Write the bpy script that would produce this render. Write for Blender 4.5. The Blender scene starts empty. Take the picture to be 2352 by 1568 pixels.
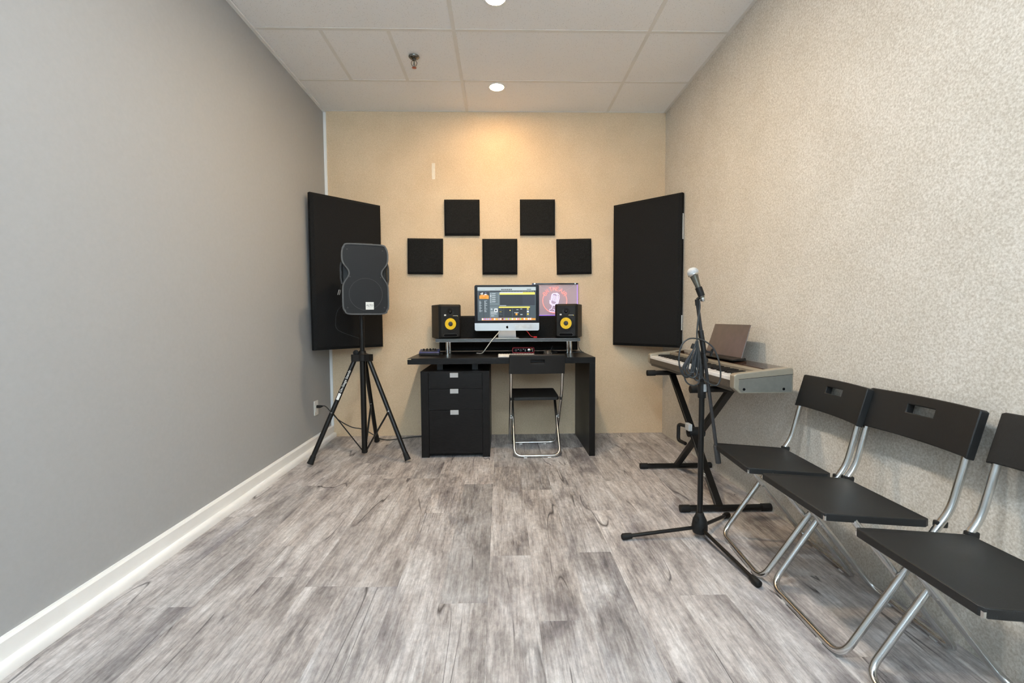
import bpy, bmesh, math, random
from mathutils import Vector, Matrix
random.seed(7)
SC = bpy.context.scene
COL = SC.collection

# ------------------------------------------------------------------ camera, world, exposure
F_PX, CAM_H = 1045.3, 1.0522
YAW, PITCH, ROLL = 0.02467, -0.05361, -0.00579
ROOM_H, X_LEFT, X_RIGHT, Y_BACK, Y_FRONT = 2.8226, -1.508, 1.4558, 4.0425, -2.45
def cam_axes():
    cy, sy, cp, sp, cr, sr = (math.cos(YAW), math.sin(YAW), math.cos(PITCH), math.sin(PITCH), math.cos(ROLL), math.sin(ROLL))
    right = Vector((cy, -sy, 0)); f0 = Vector((sy, cy, 0)); up0 = Vector((0, 0, 1))
    fwd = f0 * cp + up0 * sp; up = -f0 * sp + up0 * cp
    return right * cr + up * sr, fwd, -right * sr + up * cr
RT, FW, UP = cam_axes()
CAM_P = Vector((0, 0, CAM_H))
cam_d = bpy.data.cameras.new('camera'); cam = bpy.data.objects.new('camera', cam_d); COL.objects.link(cam)
cam_d.sensor_fit = 'HORIZONTAL'; cam_d.sensor_width = 36.0; cam_d.lens = 36.0 * F_PX / 2352.0; cam_d.clip_start = 0.02
cam.matrix_world = Matrix(((RT.x, UP.x, -FW.x, 0), (RT.y, UP.y, -FW.y, 0), (RT.z, UP.z, -FW.z, CAM_H), (0, 0, 0, 1)))
SC.camera = cam
w = bpy.data.worlds.new('world'); SC.world = w; w.use_nodes = True
w.node_tree.nodes['Background'].inputs[0].default_value = (0.68, 0.85, 1.0, 1); w.node_tree.nodes['Background'].inputs[1].default_value = 8.0
SC.view_settings.view_transform = 'Standard'; SC.view_settings.look = 'None'
SC.view_settings.gamma = 1.0; SC.view_settings.use_curve_mapping = False
SC.view_settings.exposure = 1.25
LAMP_POWER = 295.0
WARM, MID, SOFT, COOL = (1.0, 0.66, 0.32), (1.0, 0.74, 0.44), (1.0, 0.90, 0.78), (0.78, 0.91, 1.0)
# unseen window added behind the camera so sky light fills ceiling and back wall
FILL_WIN = (-1.35, 1.32, 1.80, 2.66)
pl = bpy.data.lights.new('fill_window_portal', 'AREA'); pl.shape = 'RECTANGLE'; pl.size = FILL_WIN[1] - FILL_WIN[0]; pl.size_y = FILL_WIN[3] - FILL_WIN[2]; pl.cycles.is_portal = True
po = bpy.data.objects.new('fill_window_portal', pl); COL.objects.link(po); po.location = ((FILL_WIN[0] + FILL_WIN[1]) / 2, Y_FRONT - .05, (FILL_WIN[2] + FILL_WIN[3]) / 2); po.rotation_euler = (math.pi / 2, 0, math.pi)
# downlights in a row along the ceiling: (x, y, colour, strength factor)
LAMPS = [(-0.017, 3.61, WARM, 0.27), (-0.017, 2.63, MID, 1.3), (-0.017, 1.60, SOFT, 0.85),
         (-0.017, 0.54, COOL, 1.15), (-0.017, -0.56, COOL, 1.0), (-0.017, -1.66, COOL, 1.0)]

def ray(x, y): return FW + RT * ((x - 1176) / F_PX) - UP * ((y - 784) / F_PX)
def on_z(x, y, z): d = ray(x, y); return CAM_P + d * ((z - CAM_H) / d.z)
def on_y(x, y, Y): d = ray(x, y); return CAM_P + d * (Y / d.y)
def on_x(x, y, X): d = ray(x, y); return CAM_P + d * (X / d.x)

# ------------------------------------------------------------------ materials
def new_mat(name):
    m = bpy.data.materials.new(name); m.use_nodes = True
    nt = m.node_tree; b = nt.nodes['Principled BSDF']
    return m, nt, b
def L(nt, a, b): nt.links.new(a, b)
def srgb(r, g, b):
    f = lambda c: (c / 255 / 12.92) if c / 255 <= .04045 else ((c / 255 + .055) / 1.055) ** 2.4
    return (f(r), f(g), f(b), 1)
def plain(name, col, rough=.5, metal=0.0, var=.12, scale=30, bump=0.0, spec=.5, bscale=None, stretch=None, coat=0):
    m, nt, b = new_mat(name)
    tc = nt.nodes.new('ShaderNodeTexCoord'); n = nt.nodes.new('ShaderNodeTexNoise')
    n.inputs['Scale'].default_value = scale; n.inputs['Detail'].default_value = 3
    src = tc.outputs['Object']
    if stretch:
        mp = nt.nodes.new('ShaderNodeMapping'); mp.inputs['Scale'].default_value = stretch
        L(nt, src, mp.inputs[0]); src = mp.outputs[0]
    L(nt, src, n.inputs['Vector'])
    r = nt.nodes.new('ShaderNodeValToRGB')
    r.color_ramp.elements[0].position = .3; r.color_ramp.elements[1].position = .7
    r.color_ramp.elements[0].color = tuple(c * (1 - var) for c in col[:3]) + (1,)
    r.color_ramp.elements[1].color = tuple(min(1, c * (1 + var)) for c in col[:3]) + (1,)
    L(nt, n.outputs['Fac'], r.inputs[0]); L(nt, r.outputs[0], b.inputs['Base Color'])
    b.inputs['Roughness'].default_value = rough; b.inputs['Metallic'].default_value = metal
    b.inputs['Specular IOR Level'].default_value = spec; b.inputs['Coat Weight'].default_value = coat
    if bump:
        n2 = nt.nodes.new('ShaderNodeTexNoise'); n2.inputs['Scale'].default_value = bscale or scale * 3
        L(nt, src, n2.inputs['Vector'])
        bp = nt.nodes.new('ShaderNodeBump'); bp.inputs['Strength'].default_value = bump; bp.inputs['Distance'].default_value = .002
        L(nt, n2.outputs['Fac'], bp.inputs['Height']); L(nt, bp.outputs[0], b.inputs['Normal'])
    return m
def emit(name, col, strength):
    m, nt, b = new_mat(name)
    b.inputs['Base Color'].default_value = tuple(col[:3]) + (1,)
    b.inputs['Emission Color'].default_value = tuple(col[:3]) + (1,); b.inputs['Emission Strength'].default_value = strength
    b.inputs['Roughness'].default_value = .4
    return m

def wall_fabric(name, dark, light, scale):
    m, nt, b = new_mat(name)
    tc = nt.nodes.new('ShaderNodeTexCoord')
    n1 = nt.nodes.new('ShaderNodeTexNoise'); n1.inputs['Scale'].default_value = scale; n1.inputs['Detail'].default_value = 4; n1.inputs['Roughness'].default_value = .75
    n2 = nt.nodes.new('ShaderNodeTexNoise'); n2.inputs['Scale'].default_value = 4; n2.inputs['Detail'].default_value = 5
    for n in (n1, n2): L(nt, tc.outputs['Object'], n.inputs['Vector'])
    r = nt.nodes.new('ShaderNodeValToRGB'); e = r.color_ramp.elements
    e[0].position = .34; e[0].color = dark; e[1].position = .66; e[1].color = light
    L(nt, n1.outputs['Fac'], r.inputs[0])
    mx = nt.nodes.new('ShaderNodeMixRGB'); mx.blend_type = 'MULTIPLY'; mx.inputs[0].default_value = 1
    r2 = nt.nodes.new('ShaderNodeValToRGB'); r2.color_ramp.elements[0].position = .3; r2.color_ramp.elements[1].position = .7
    r2.color_ramp.elements[0].color = (.92, .91, .89, 1); r2.color_ramp.elements[1].color = (1, 1, 1, 1)
    L(nt, n2.outputs['Fac'], r2.inputs[0]); L(nt, r.outputs[0], mx.inputs[1]); L(nt, r2.outputs[0], mx.inputs[2])
    L(nt, mx.outputs[0], b.inputs['Base Color'])
    b.inputs['Roughness'].default_value = .85; b.inputs['Specular IOR Level'].default_value = .2
    bp = nt.nodes.new('ShaderNodeBump'); bp.inputs['Strength'].default_value = .5; bp.inputs['Distance'].default_value = .003
    L(nt, n1.outputs['Fac'], bp.inputs['Height']); L(nt, bp.outputs[0], b.inputs['Normal'])
    return m

def floor_planks():
    m, nt, b = new_mat('grey_oak_vinyl_plank')
    geo = nt.nodes.new('ShaderNodeNewGeometry'); oi = nt.nodes.new('ShaderNodeObjectInfo')
    mul = nt.nodes.new('ShaderNodeVectorMath'); mul.operation = 'SCALE'; mul.inputs[0].default_value = (3.7, 57.0, 11.0)
    L(nt, oi.outputs['Random'], mul.inputs['Scale'])
    add = nt.nodes.new('ShaderNodeVectorMath'); add.operation = 'ADD'
    L(nt, geo.outputs['Position'], add.inputs[0]); L(nt, mul.outputs[0], add.inputs[1])
    def noise(sx, sy, scale, detail=4, rough=.6, dist=0):
        mp = nt.nodes.new('ShaderNodeMapping'); mp.inputs['Scale'].default_value = (sx, sy, 1)
        n = nt.nodes.new('ShaderNodeTexNoise'); n.inputs['Scale'].default_value = scale; n.inputs['Detail'].default_value = detail
        n.inputs['Roughness'].default_value = rough; n.inputs['Distortion'].default_value = dist
        L(nt, add.outputs[0], mp.inputs[0]); L(nt, mp.outputs[0], n.inputs['Vector']); return n.outputs['Fac']
    def ramp(src, stops):
        r = nt.nodes.new('ShaderNodeValToRGB'); e = r.color_ramp.elements
        while len(e) < len(stops): e.new(.5)
        for i, (p, c) in enumerate(stops): e[i].position = p; e[i].color = c
        L(nt, src, r.inputs[0]); return r.outputs[0]
    def mix(kind, fac, a, bb):
        x = nt.nodes.new('ShaderNodeMixRGB'); x.blend_type = kind
        if isinstance(fac, float): x.inputs[0].default_value = fac
        else: L(nt, fac, x.inputs[0])
        L(nt, a, x.inputs[1])
        if isinstance(bb, tuple): x.inputs[2].default_value = bb
        else: L(nt, bb, x.inputs[2])
        return x.outputs[0]
    broad = ramp(noise(1, .22, 11, 9, .72, .3), [(.29, srgb(112, 107, 109)), (.47, srgb(179, 173, 171)), (.70, srgb(221, 219, 219))])
    grain = ramp(noise(1, .06, 110, 5, .75), [(.3, (.46, .45, .46, 1)), (.58, (1.09, 1.09, 1.09, 1))])
    c = mix('MULTIPLY', .8, broad, grain)
    cross = ramp(noise(.8, .55, 60, 5, .75), [(.35, (.74, .73, .73, 1)), (.62, (1.06, 1.06, 1.05, 1))])
    c = mix('MULTIPLY', .8, c, cross)
    blot = ramp(noise(1, .32, 4.2, 5, .62, .6), [(.53, (0, 0, 0, 1)), (.68, (1, 1, 1, 1))])
    c = mix('MIX', blot, c, mix('MULTIPLY', 1.0, c, (.50, .49, .52, 1)))
    # thin dark cracks running along the plank
    ck = noise(1, .085, 5.5, 2, .5, .3)
    sub = nt.nodes.new('ShaderNodeMath'); sub.operation = 'SUBTRACT'; sub.inputs[1].default_value = .5; L(nt, ck, sub.inputs[0])
    ab = nt.nodes.new('ShaderNodeMath'); ab.operation = 'ABSOLUTE'; L(nt, sub.outputs[0], ab.inputs[0])
    line = ramp(ab.outputs[0], [(.0, (1, 1, 1, 1)), (.007, (0, 0, 0, 1))])
    msk = ramp(noise(1, .5, 5, 2, .5), [(.50, (0, 0, 0, 1)), (.56, (1, 1, 1, 1))])
    ml = nt.nodes.new('ShaderNodeMixRGB'); ml.blend_type = 'MULTIPLY'; ml.inputs[0].default_value = 1
    L(nt, line, ml.inputs[1]); L(nt, msk, ml.inputs[2])
    c = mix('MIX', ml.outputs[0], c, srgb(78, 74, 76))
    # plank to plank tone
    c = mix('MULTIPLY', 1.0, c, oi.outputs['Color'])
    L(nt, c, b.inputs['Base Color'])
    b.inputs['Roughness'].default_value = .46; b.inputs['Specular IOR Level'].default_value = .4
    bp = nt.nodes.new('ShaderNodeBump'); bp.inputs['Strength'].default_value = .18; bp.inputs['Distance'].default_value = .001
    L(nt, grain, bp.inputs['Height']); L(nt, bp.outputs[0], b.inputs['Normal'])
    return m

def ceiling_tile():
    m, nt, b = new_mat('speckled_ceiling_tile')
    tc = nt.nodes.new('ShaderNodeTexCoord'); geo = nt.nodes.new('ShaderNodeNewGeometry')
    v = nt.nodes.new('ShaderNodeTexVoronoi'); v.inputs['Scale'].default_value = 120; v.inputs['Randomness'].default_value = 1
    L(nt, geo.outputs['Position'], v.inputs['Vector'])
    r = nt.nodes.new('ShaderNodeValToRGB'); r.color_ramp.elements[0].position = .12; r.color_ramp.elements[1].position = .22
    L(nt, v.outputs['Distance'], r.inputs[0])
    sep = nt.nodes.new('ShaderNodeSeparateColor'); L(nt, v.outputs['Color'], sep.inputs[0])
    gt = nt.nodes.new('ShaderNodeMath'); gt.operation = 'GREATER_THAN'; gt.inputs[1].default_value = .55; L(nt, sep.outputs[0], gt.inputs[0])
    mxv = nt.nodes.new('ShaderNodeMath'); mxv.operation = 'MAXIMUM'; L(nt, r.outputs[0], mxv.inputs[0]); L(nt, gt.outputs[0], mxv.inputs[1])
    mx = nt.nodes.new('ShaderNodeMixRGB'); mx.inputs[1].default_value = (.5, .49, .48, 1); mx.inputs[2].default_value = (.92, .92, .92, 1)
    L(nt, mxv.outputs[0], mx.inputs[0]); L(nt, mx.outputs[0], b.inputs['Base Color'])
    b.inputs['Roughness'].default_value = .9; b.inputs['Specular IOR Level'].default_value = .2
    return m

def grille_mat():
    m, nt, b = new_mat('perforated_black_grille')
    tc = nt.nodes.new('ShaderNodeTexCoord')
    v = nt.nodes.new('ShaderNodeTexVoronoi'); v.inputs['Scale'].default_value = 260; v.inputs['Randomness'].default_value = 0
    L(nt, tc.outputs['Object'], v.inputs['Vector'])
    r = nt.nodes.new('ShaderNodeValToRGB'); e = r.color_ramp.elements
    e[0].position = .38; e[0].color = (.005, .005, .006, 1); e[1].position = .52; e[1].color = (.013, .013, .0135, 1)
    L(nt, v.outputs['Distance'], r.inputs[0]); L(nt, r.outputs[0], b.inputs['Base Color'])
    b.inputs['Roughness'].default_value = .5; b.inputs['Specular IOR Level'].default_value = .25
    return m

M = {}
M['fabric_wall'] = wall_fabric('beige_wall_fabric', (.50, .455, .39, 1), (.80, .77, .715, 1), 130)
M['fabric_back'] = wall_fabric('tan_wall_fabric', (.62, .455, .29, 1), (.85, .685, .49, 1), 230)
M['grey_wall'] = plain('grey_wall_paint', (.395, .402, .408), .75, var=.02, scale=60, bump=.06, bscale=350, spec=.3)
M['white_trim'] = plain('white_trim_paint', (.88, .88, .87), .4, var=.02, scale=10)
M['floor'] = floor_planks()
M['subfloor'] = plain('dark_subfloor', (.06, .055, .05), .8)
M['tile'] = ceiling_tile()
M['tbar'] = plain('off_white_ceiling_grid', (.80, .79, .76), .5, var=.03, scale=8)
M['foam'] = plain('black_acoustic_fabric', (.0165, .0165, .0165), .95, var=.5, scale=260, bump=.6, bscale=400, spec=.1)
M['black_wood'] = plain('black_brown_veneer', (.0068, .0062, .0060), .36, var=.5, scale=14, bump=.15, bscale=60, stretch=(2, 14, 14), spec=.22)
M['black_wood_v'] = plain('black_brown_veneer_panel', (.0068, .0062, .0060), .38, var=.5, scale=14, bump=.15, bscale=60, stretch=(14, 14, 2), spec=.22)
M['raw_edge'] = plain('chipped_particle_board', (.55, .45, .30), .9)
M['plastic_black'] = plain('black_textured_plastic', (.0095, .0092, .0090), .45, var=.15, scale=120, bump=.25, bscale=900, spec=.3)
M['chair_plastic'] = plain('black_chair_plastic', (.0115, .0113, .0112), .5, var=.12, scale=90, bump=.3, bscale=700, spec=.4)
M['metal_black'] = plain('black_powder_coated_steel', (.0055, .0054, .0054), .32, var=.15, scale=60, spec=.4)
M['metal_grey'] = plain('dark_grey_chromed_tube', (.045, .045, .047), .22, .4, var=.1, scale=60)
M['rubber'] = plain('black_rubber', (.0095, .0093, .0092), .6, var=.2, scale=80, spec=.3)
M['dark_grey'] = plain('dark_grey_plastic', (.045, .045, .046), .5, var=.1, scale=60, spec=.3)
M['rim_grey'] = plain('worn_grey_rim', (.058, .059, .059), .5, var=.15, scale=60)
M['chrome'] = plain('satin_chrome', (.66, .66, .65), .22, 1.0, var=.05, scale=20)
M['bright_chrome'] = plain('polished_chrome', (.72, .71, .70), .1, 1.0, var=.04, scale=20)
M['alu'] = plain('anodised_aluminium', (.50, .50, .50), .38, .75, var=.03, scale=15)
M['alu_light'] = plain('pale_aluminium_keys', (.78, .78, .78), .4, .1, var=.02, scale=15)
M['pull_alu'] = plain('brushed_aluminium_pull', (.46, .46, .46), .4, .2, var=.03, scale=15)
M['glass_black'] = plain('black_display_glass', (.004, .004, .009), .06, var=.1, scale=5, spec=.6)
M['grille'] = grille_mat()
M['white'] = plain('white_plastic', (.78, .78, .76), .35, var=.02, scale=15)
M['ivory'] = plain('white_piano_key', (.80, .80, .80), .22, var=.02, scale=10)
M['keyblack'] = plain('black_piano_key', (.008, .008, .008), .3, var=.2, scale=40)
M['champagne'] = plain('champagne_silver_case', (.37, .325, .255), .36, .35, var=.05, scale=40)
M['grey_case'] = plain('grey_metallic_case', (.225, .215, .19), .4, .35, var=.05, scale=60)
M['taupe'] = plain('taupe_key_slip', (.115, .098, .078), .45, .2, var=.12, scale=90)
M['brown_gloss'] = plain('glossy_brown_panel', (.055, .028, .018), .10, var=.15, scale=20, spec=.6, coat=.4)
M['brown_rest'] = plain('smoked_brown_acrylic', (.115, .088, .076), .22, var=.08, scale=20)
M['mouse'] = plain('dark_grey_gloss', (.045, .042, .040), .2, var=.1, scale=20)
M['yellow'] = plain('yellow_woven_cone', (.80, .52, .012), .42, var=.06, scale=70)
M['cabinet_brown'] = plain('dark_vinyl_wrap', (.020, .014, .010), .6, var=.35, scale=110, bump=.4, bscale=500)
M['mixer_blue'] = plain('navy_mixer_shell', (.020, .032, .13), .4, var=.12, scale=50)
M['red'] = plain('red_metal_case', (.42, .022, .028), .35, .3, var=.1, scale=30)
M['red_cable'] = plain('red_rubber_cable', (.60, .02, .025), .45, var=.08, scale=30)
M['white_cable'] = plain('white_rubber_cable', (.62, .62, .58), .5, var=.05, scale=30)
M['cable'] = plain('charcoal_cable_jacket', (.03, .033, .035), .42, var=.15, scale=60)
M['mesh_metal'] = plain('silver_mesh_windscreen', (.56, .57, .58), .5, .45, var=.25, scale=420, bump=.8, bscale=900)
M['mic_body'] = plain('bronze_grey_microphone_body', (.13, .12, .095), .3, .6, var=.1, scale=40)
M['copper'] = plain('copper_bulb', (.40, .12, .07), .3, .6)
M['tape'] = plain('translucent_tape', (.78, .70, .58), .35, var=.05, scale=30)
M['ink'] = plain('dark_print', (.005, .005, .006), .9, spec=.05)
M['grey_ink'] = plain('grey_print', (.42, .42, .42), .5)
M['sticker'] = plain('white_sticker', (.72, .73, .71), .45, var=.03)
M['label_silver'] = plain('silver_label', (.52, .53, .53), .4, .2)
M['yellow_ink'] = plain('yellow_print', (.85, .6, .03), .5)
M['glow_acrylic'] = None
m, nt, b = new_mat('glow_tinted_acrylic')
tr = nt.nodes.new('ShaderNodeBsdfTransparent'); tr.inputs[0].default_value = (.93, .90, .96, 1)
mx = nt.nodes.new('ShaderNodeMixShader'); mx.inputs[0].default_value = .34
b.inputs['Base Color'].default_value = (.80, .70, .80, 1); b.inputs['Roughness'].default_value = .25  # lavender base colour stands in for the neon glow on clear acrylic
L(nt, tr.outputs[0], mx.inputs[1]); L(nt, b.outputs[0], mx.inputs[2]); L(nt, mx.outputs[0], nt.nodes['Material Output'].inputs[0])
M['glow_acrylic'] = m
m, nt, b = new_mat('fill_window_glass')
tr = nt.nodes.new('ShaderNodeBsdfTransparent'); tr.inputs[0].default_value = (.95, .97, .97, 1)
mx = nt.nodes.new('ShaderNodeMixShader'); mx.inputs[0].default_value = .06
b.inputs['Base Color'].default_value = (.8, .85, .85, 1); b.inputs['Roughness'].default_value = .03
L(nt, tr.outputs[0], mx.inputs[1]); L(nt, b.outputs[0], mx.inputs[2]); L(nt, mx.outputs[0], nt.nodes['Material Output'].inputs[0])
M['glass'] = m
M['neon_red'] = emit('red_neon', (1.0, .24, .20), .5)
M['neon_blue'] = emit('violet_white_neon', (.66, .58, 1.0), .62)
M['edge_violet'] = emit('violet_lit_acrylic_edge', (.34, .18, 1.0), .5)

# ------------------------------------------------------------------ mesh helpers
class MB:
    def __init__(self): self.v = []; self.f = []; self.mi = []; self.cur = 0
    def add(self, vs, fs):
        o = len(self.v); self.v += [Vector(p) for p in vs]
        for f in fs: self.f.append([o + i for i in f]); self.mi.append(self.cur)
        return self
    def box(self, a, b):
        x0, x1 = sorted((a[0], b[0])); y0, y1 = sorted((a[1], b[1])); z0, z1 = sorted((a[2], b[2]))
        return self.add([(x0, y0, z0), (x1, y0, z0), (x1, y1, z0), (x0, y1, z0), (x0, y0, z1), (x1, y0, z1), (x1, y1, z1), (x0, y1, z1)],
                        [(0, 3, 2, 1), (4, 5, 6, 7), (0, 1, 5, 4), (1, 2, 6, 5), (2, 3, 7, 6), (3, 0, 4, 7)])
    def obox(self, c, sx, sy, sz, R):
        vs = [Vector(c) + R @ Vector((dx * sx / 2, dy * sy / 2, dz * sz / 2)) for dz in (-1, 1) for dx, dy in ((-1, -1), (1, -1), (1, 1), (-1, 1))]
        return self.add(vs, [(0, 3, 2, 1), (4, 5, 6, 7), (0, 1, 5, 4), (1, 2, 6, 5), (2, 3, 7, 6), (3, 0, 4, 7)])
    def tube(self, path, r, n=12, caps=True, closed=False, flat=None):
        P = [Vector(p) for p in path]; k = len(P)
        rr = r if isinstance(r, (list, tuple)) else [r] * k
        T = []
        for i in range(k):
            a = P[i - 1] if (i or closed) else P[0]; c = P[(i + 1) % k] if (i < k - 1 or closed) else P[-1]
            T.append((c - a).normalized())
        up = Vector((0, 0, 1)) if abs(T[0].z) < .9 else Vector((1, 0, 0))
        N = (up - T[0] * up.dot(T[0])).normalized(); vs = []
        for i in range(k):
            N = N - T[i] * N.dot(T[i])
            N = N.normalized() if N.length > 1e-6 else T[i].orthogonal().normalized()
            Bn = T[i].cross(N)
            for j in range(n):
                a = 2 * math.pi * j / n
                vs.append(P[i] + N * (math.cos(a) * rr[i] * (flat[0] if flat else 1)) + Bn * (math.sin(a) * rr[i] * (flat[1] if flat else 1)))
        fs = []
        for i in range(k if closed else k - 1):
            a, c = i * n, ((i + 1) % k) * n
            for j in range(n): fs.append((a + j, a + (j + 1) % n, c + (j + 1) % n, c + j))
        if caps and not closed: fs += [tuple(range(n - 1, -1, -1)), tuple((k - 1) * n + j for j in range(n))]
        return self.add(vs, fs)
    def bar(self, a, b, w, t, up=(0, 0, 1)):
        a, b = Vector(a), Vector(b); d = (b - a).normalized(); u = Vector(up); u = (u - d * u.dot(d)).normalized(); s = d.cross(u)
        vs = [p + s * (i * w / 2) + u * (j * t / 2) for p in (a, b) for i, j in ((-1, -1), (1, -1), (1, 1), (-1, 1))]
        return self.add(vs, [(0, 3, 2, 1), (4, 5, 6, 7), (0, 1, 5, 4), (1, 2, 6, 5), (2, 3, 7, 6), (3, 0, 4, 7)])
    def lathe(self, prof, n=24, axis_o=(0, 0, 0), R=None, caps=True):
        o = Vector(axis_o); R = R or Matrix.Identity(3); vs = []; k = len(prof)
        for r, z in prof:
            for j in range(n):
                a = 2 * math.pi * j / n; vs.append(o + R @ Vector((r * math.cos(a), r * math.sin(a), z)))
        fs = [(i * n + j, i * n + (j + 1) % n, (i + 1) * n + (j + 1) % n, (i + 1) * n + j) for i in range(k - 1) for j in range(n)]
        if caps and prof[0][0] > 1e-6: fs.append(tuple(range(n - 1, -1, -1)))
        if caps and prof[-1][0] > 1e-6: fs.append(tuple((k - 1) * n + j for j in range(n)))
        return self.add(vs, fs)
    def prism(self, poly, fn, h0, h1):   # polygon (a, b) extruded along c: fn(a, b, c) -> point
        n = len(poly); vs = [fn(a, b, h0) for a, b in poly] + [fn(a, b, h1) for a, b in poly]
        return self.add(vs, [tuple(range(n - 1, -1, -1)), tuple(range(n, 2 * n))] + [(i, (i + 1) % n, n + (i + 1) % n, n + i) for i in range(n)])
    def ring(self, outer, inner, fn, h0, h1):  # closed band between two outlines with equal counts
        n = len(outer)
        vs = [fn(a, b, h0) for a, b in outer] + [fn(a, b, h0) for a, b in inner] + [fn(a, b, h1) for a, b in outer] + [fn(a, b, h1) for a, b in inner]
        fs = []
        for i in range(n):
            j = (i + 1) % n
            fs += [(2 * n + i, 2 * n + j, 3 * n + j, 3 * n + i), (i, n + i, n + j, j), (i, j, 2 * n + j, 2 * n + i), (n + j, n + i, 3 * n + i, 3 * n + j)]
        return self.add(vs, fs)
    def mesh(self, name, mats, smooth=None, fix=True):
        me = bpy.data.meshes.new(name); me.from_pydata([tuple(p) for p in self.v], [], self.f)
        mats = mats if isinstance(mats, (list, tuple)) else [mats]
        for mm in mats: me.materials.append(mm)
        for p, i in zip(me.polygons, self.mi): p.material_index = min(i, len(mats) - 1)
        if fix:
            bm = bmesh.new(); bm.from_mesh(me); bmesh.ops.recalc_face_normals(bm, faces=bm.faces); bm.to_mesh(me); bm.free()
        if smooth:
            me.shade_smooth(); me.set_sharp_from_angle(angle=math.radians(smooth))
        me.update(); return me

def link(name, me, parent=None, loc=(0, 0, 0), rot=(0, 0, 0)):
    o = bpy.data.objects.new(name, me); COL.objects.link(o); o.parent = parent; o.location = loc; o.rotation_euler = rot
    return o
def obj(name, mb, mat, parent=None, smooth=None, bevel=0, loc=(0, 0, 0), rot=(0, 0, 0), seg=2):
    o = link(name, mb.mesh(name, mat, smooth), parent, loc, rot)
    if bevel:
        md = o.modifiers.new('bevel', 'BEVEL'); md.width = bevel; md.segments = seg; md.limit_method = 'ANGLE'; md.angle_limit = math.radians(40); md.harden_normals = False
    return o
def tag(o, label, cat, group=None):
    o['label'] = label; o['category'] = cat
    if group: o['group'] = group
    return o
def thing(name, label, cat, loc=(0, 0, 0), rz=0, group=None):
    o = bpy.data.objects.new(name, None); COL.objects.link(o); o.location = loc; o.rotation_euler = (0, 0, rz); o.empty_display_size = .05
    return tag(o, label, cat, group)
def struct(o): o['kind'] = 'structure'; return o
def copy_tree(o, parent=None):
    c = o.copy(); COL.objects.link(c); c.parent = parent
    for ch in list(o.children): copy_tree(ch, c)
    return c
def fillet(pts, r, seg=6):
    P = [Vector(p) for p in pts]; out = [P[0]]
    for i in range(1, len(P) - 1):
        a, b, c = P[i - 1], P[i], P[i + 1]; u = (a - b).normalized(); v = (c - b).normalized()
        rr = r[i - 1] if isinstance(r, (list, tuple)) else r
        d = min(rr, (a - b).length * .49, (c - b).length * .49); p0, p1 = b + u * d, b + v * d
        for k in range(seg + 1):
            t = k / seg; out.append(p0 * (1 - t) ** 2 + b * (2 * t * (1 - t)) + p1 * t ** 2)
    return out + [P[-1]]
def spline(pts, seg=8, closed=False):
    P = [Vector(p) for p in pts]; n = len(P); out = []
    for i in range(n if closed else n - 1):
        g = (lambda k: P[k % n]) if closed else (lambda k: P[max(0, min(n - 1, k))])
        a, b, c, d = g(i - 1), g(i), g(i + 1), g(i + 2)
        for k in range(seg):
            t = k / seg
            out.append(.5 * ((2 * b) + (c - a) * t + (2 * a - 5 * b + 4 * c - d) * t * t + (3 * b - a - 3 * c + d) * t ** 3))
    if not closed: out.append(P[-1])
    return out
def text_mesh(s, size, depth=.0004, align='CENTER'):
    cu = bpy.data.curves.new('lettering', 'FONT'); cu.body = s; cu.size = size; cu.extrude = depth; cu.align_x = align; cu.align_y = 'CENTER'; cu.resolution_u = 3
    t = bpy.data.objects.new('lettering', cu); COL.objects.link(t); dg = bpy.context.evaluated_depsgraph_get()
    me = bpy.data.meshes.new_from_object(t.evaluated_get(dg)); bpy.data.objects.remove(t); me.name = 'lettering'
    return me
def lettering(s, size, mat, parent, loc, rot, depth=.0004):
    me = text_mesh(s, size, depth); me.materials.clear(); me.materials.append(mat)
    return link('lettering', me, parent, loc, rot)
def rounded(w, h, r, seg=5, cx=0, cy=0):
    out = []
    for sx, sy, a0 in ((1, 1, 0), (-1, 1, 90), (-1, -1, 180), (1, -1, 270)):
        for k in range(seg + 1):
            a = math.radians(a0 + 90 * k / seg)
            out.append((cx + sx * (w / 2 - r) + r * math.cos(a), cy + sy * (h / 2 - r) + r * math.sin(a)))
    return out
XZ = lambda y0: (lambda a, b, c: (a, c + y0, b))       # outline in x/z, extruded along y
XY = lambda a, b, c: (a, b, c)
YZ = lambda a, b, c: (c, a, b)
RX90 = math.pi / 2

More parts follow.
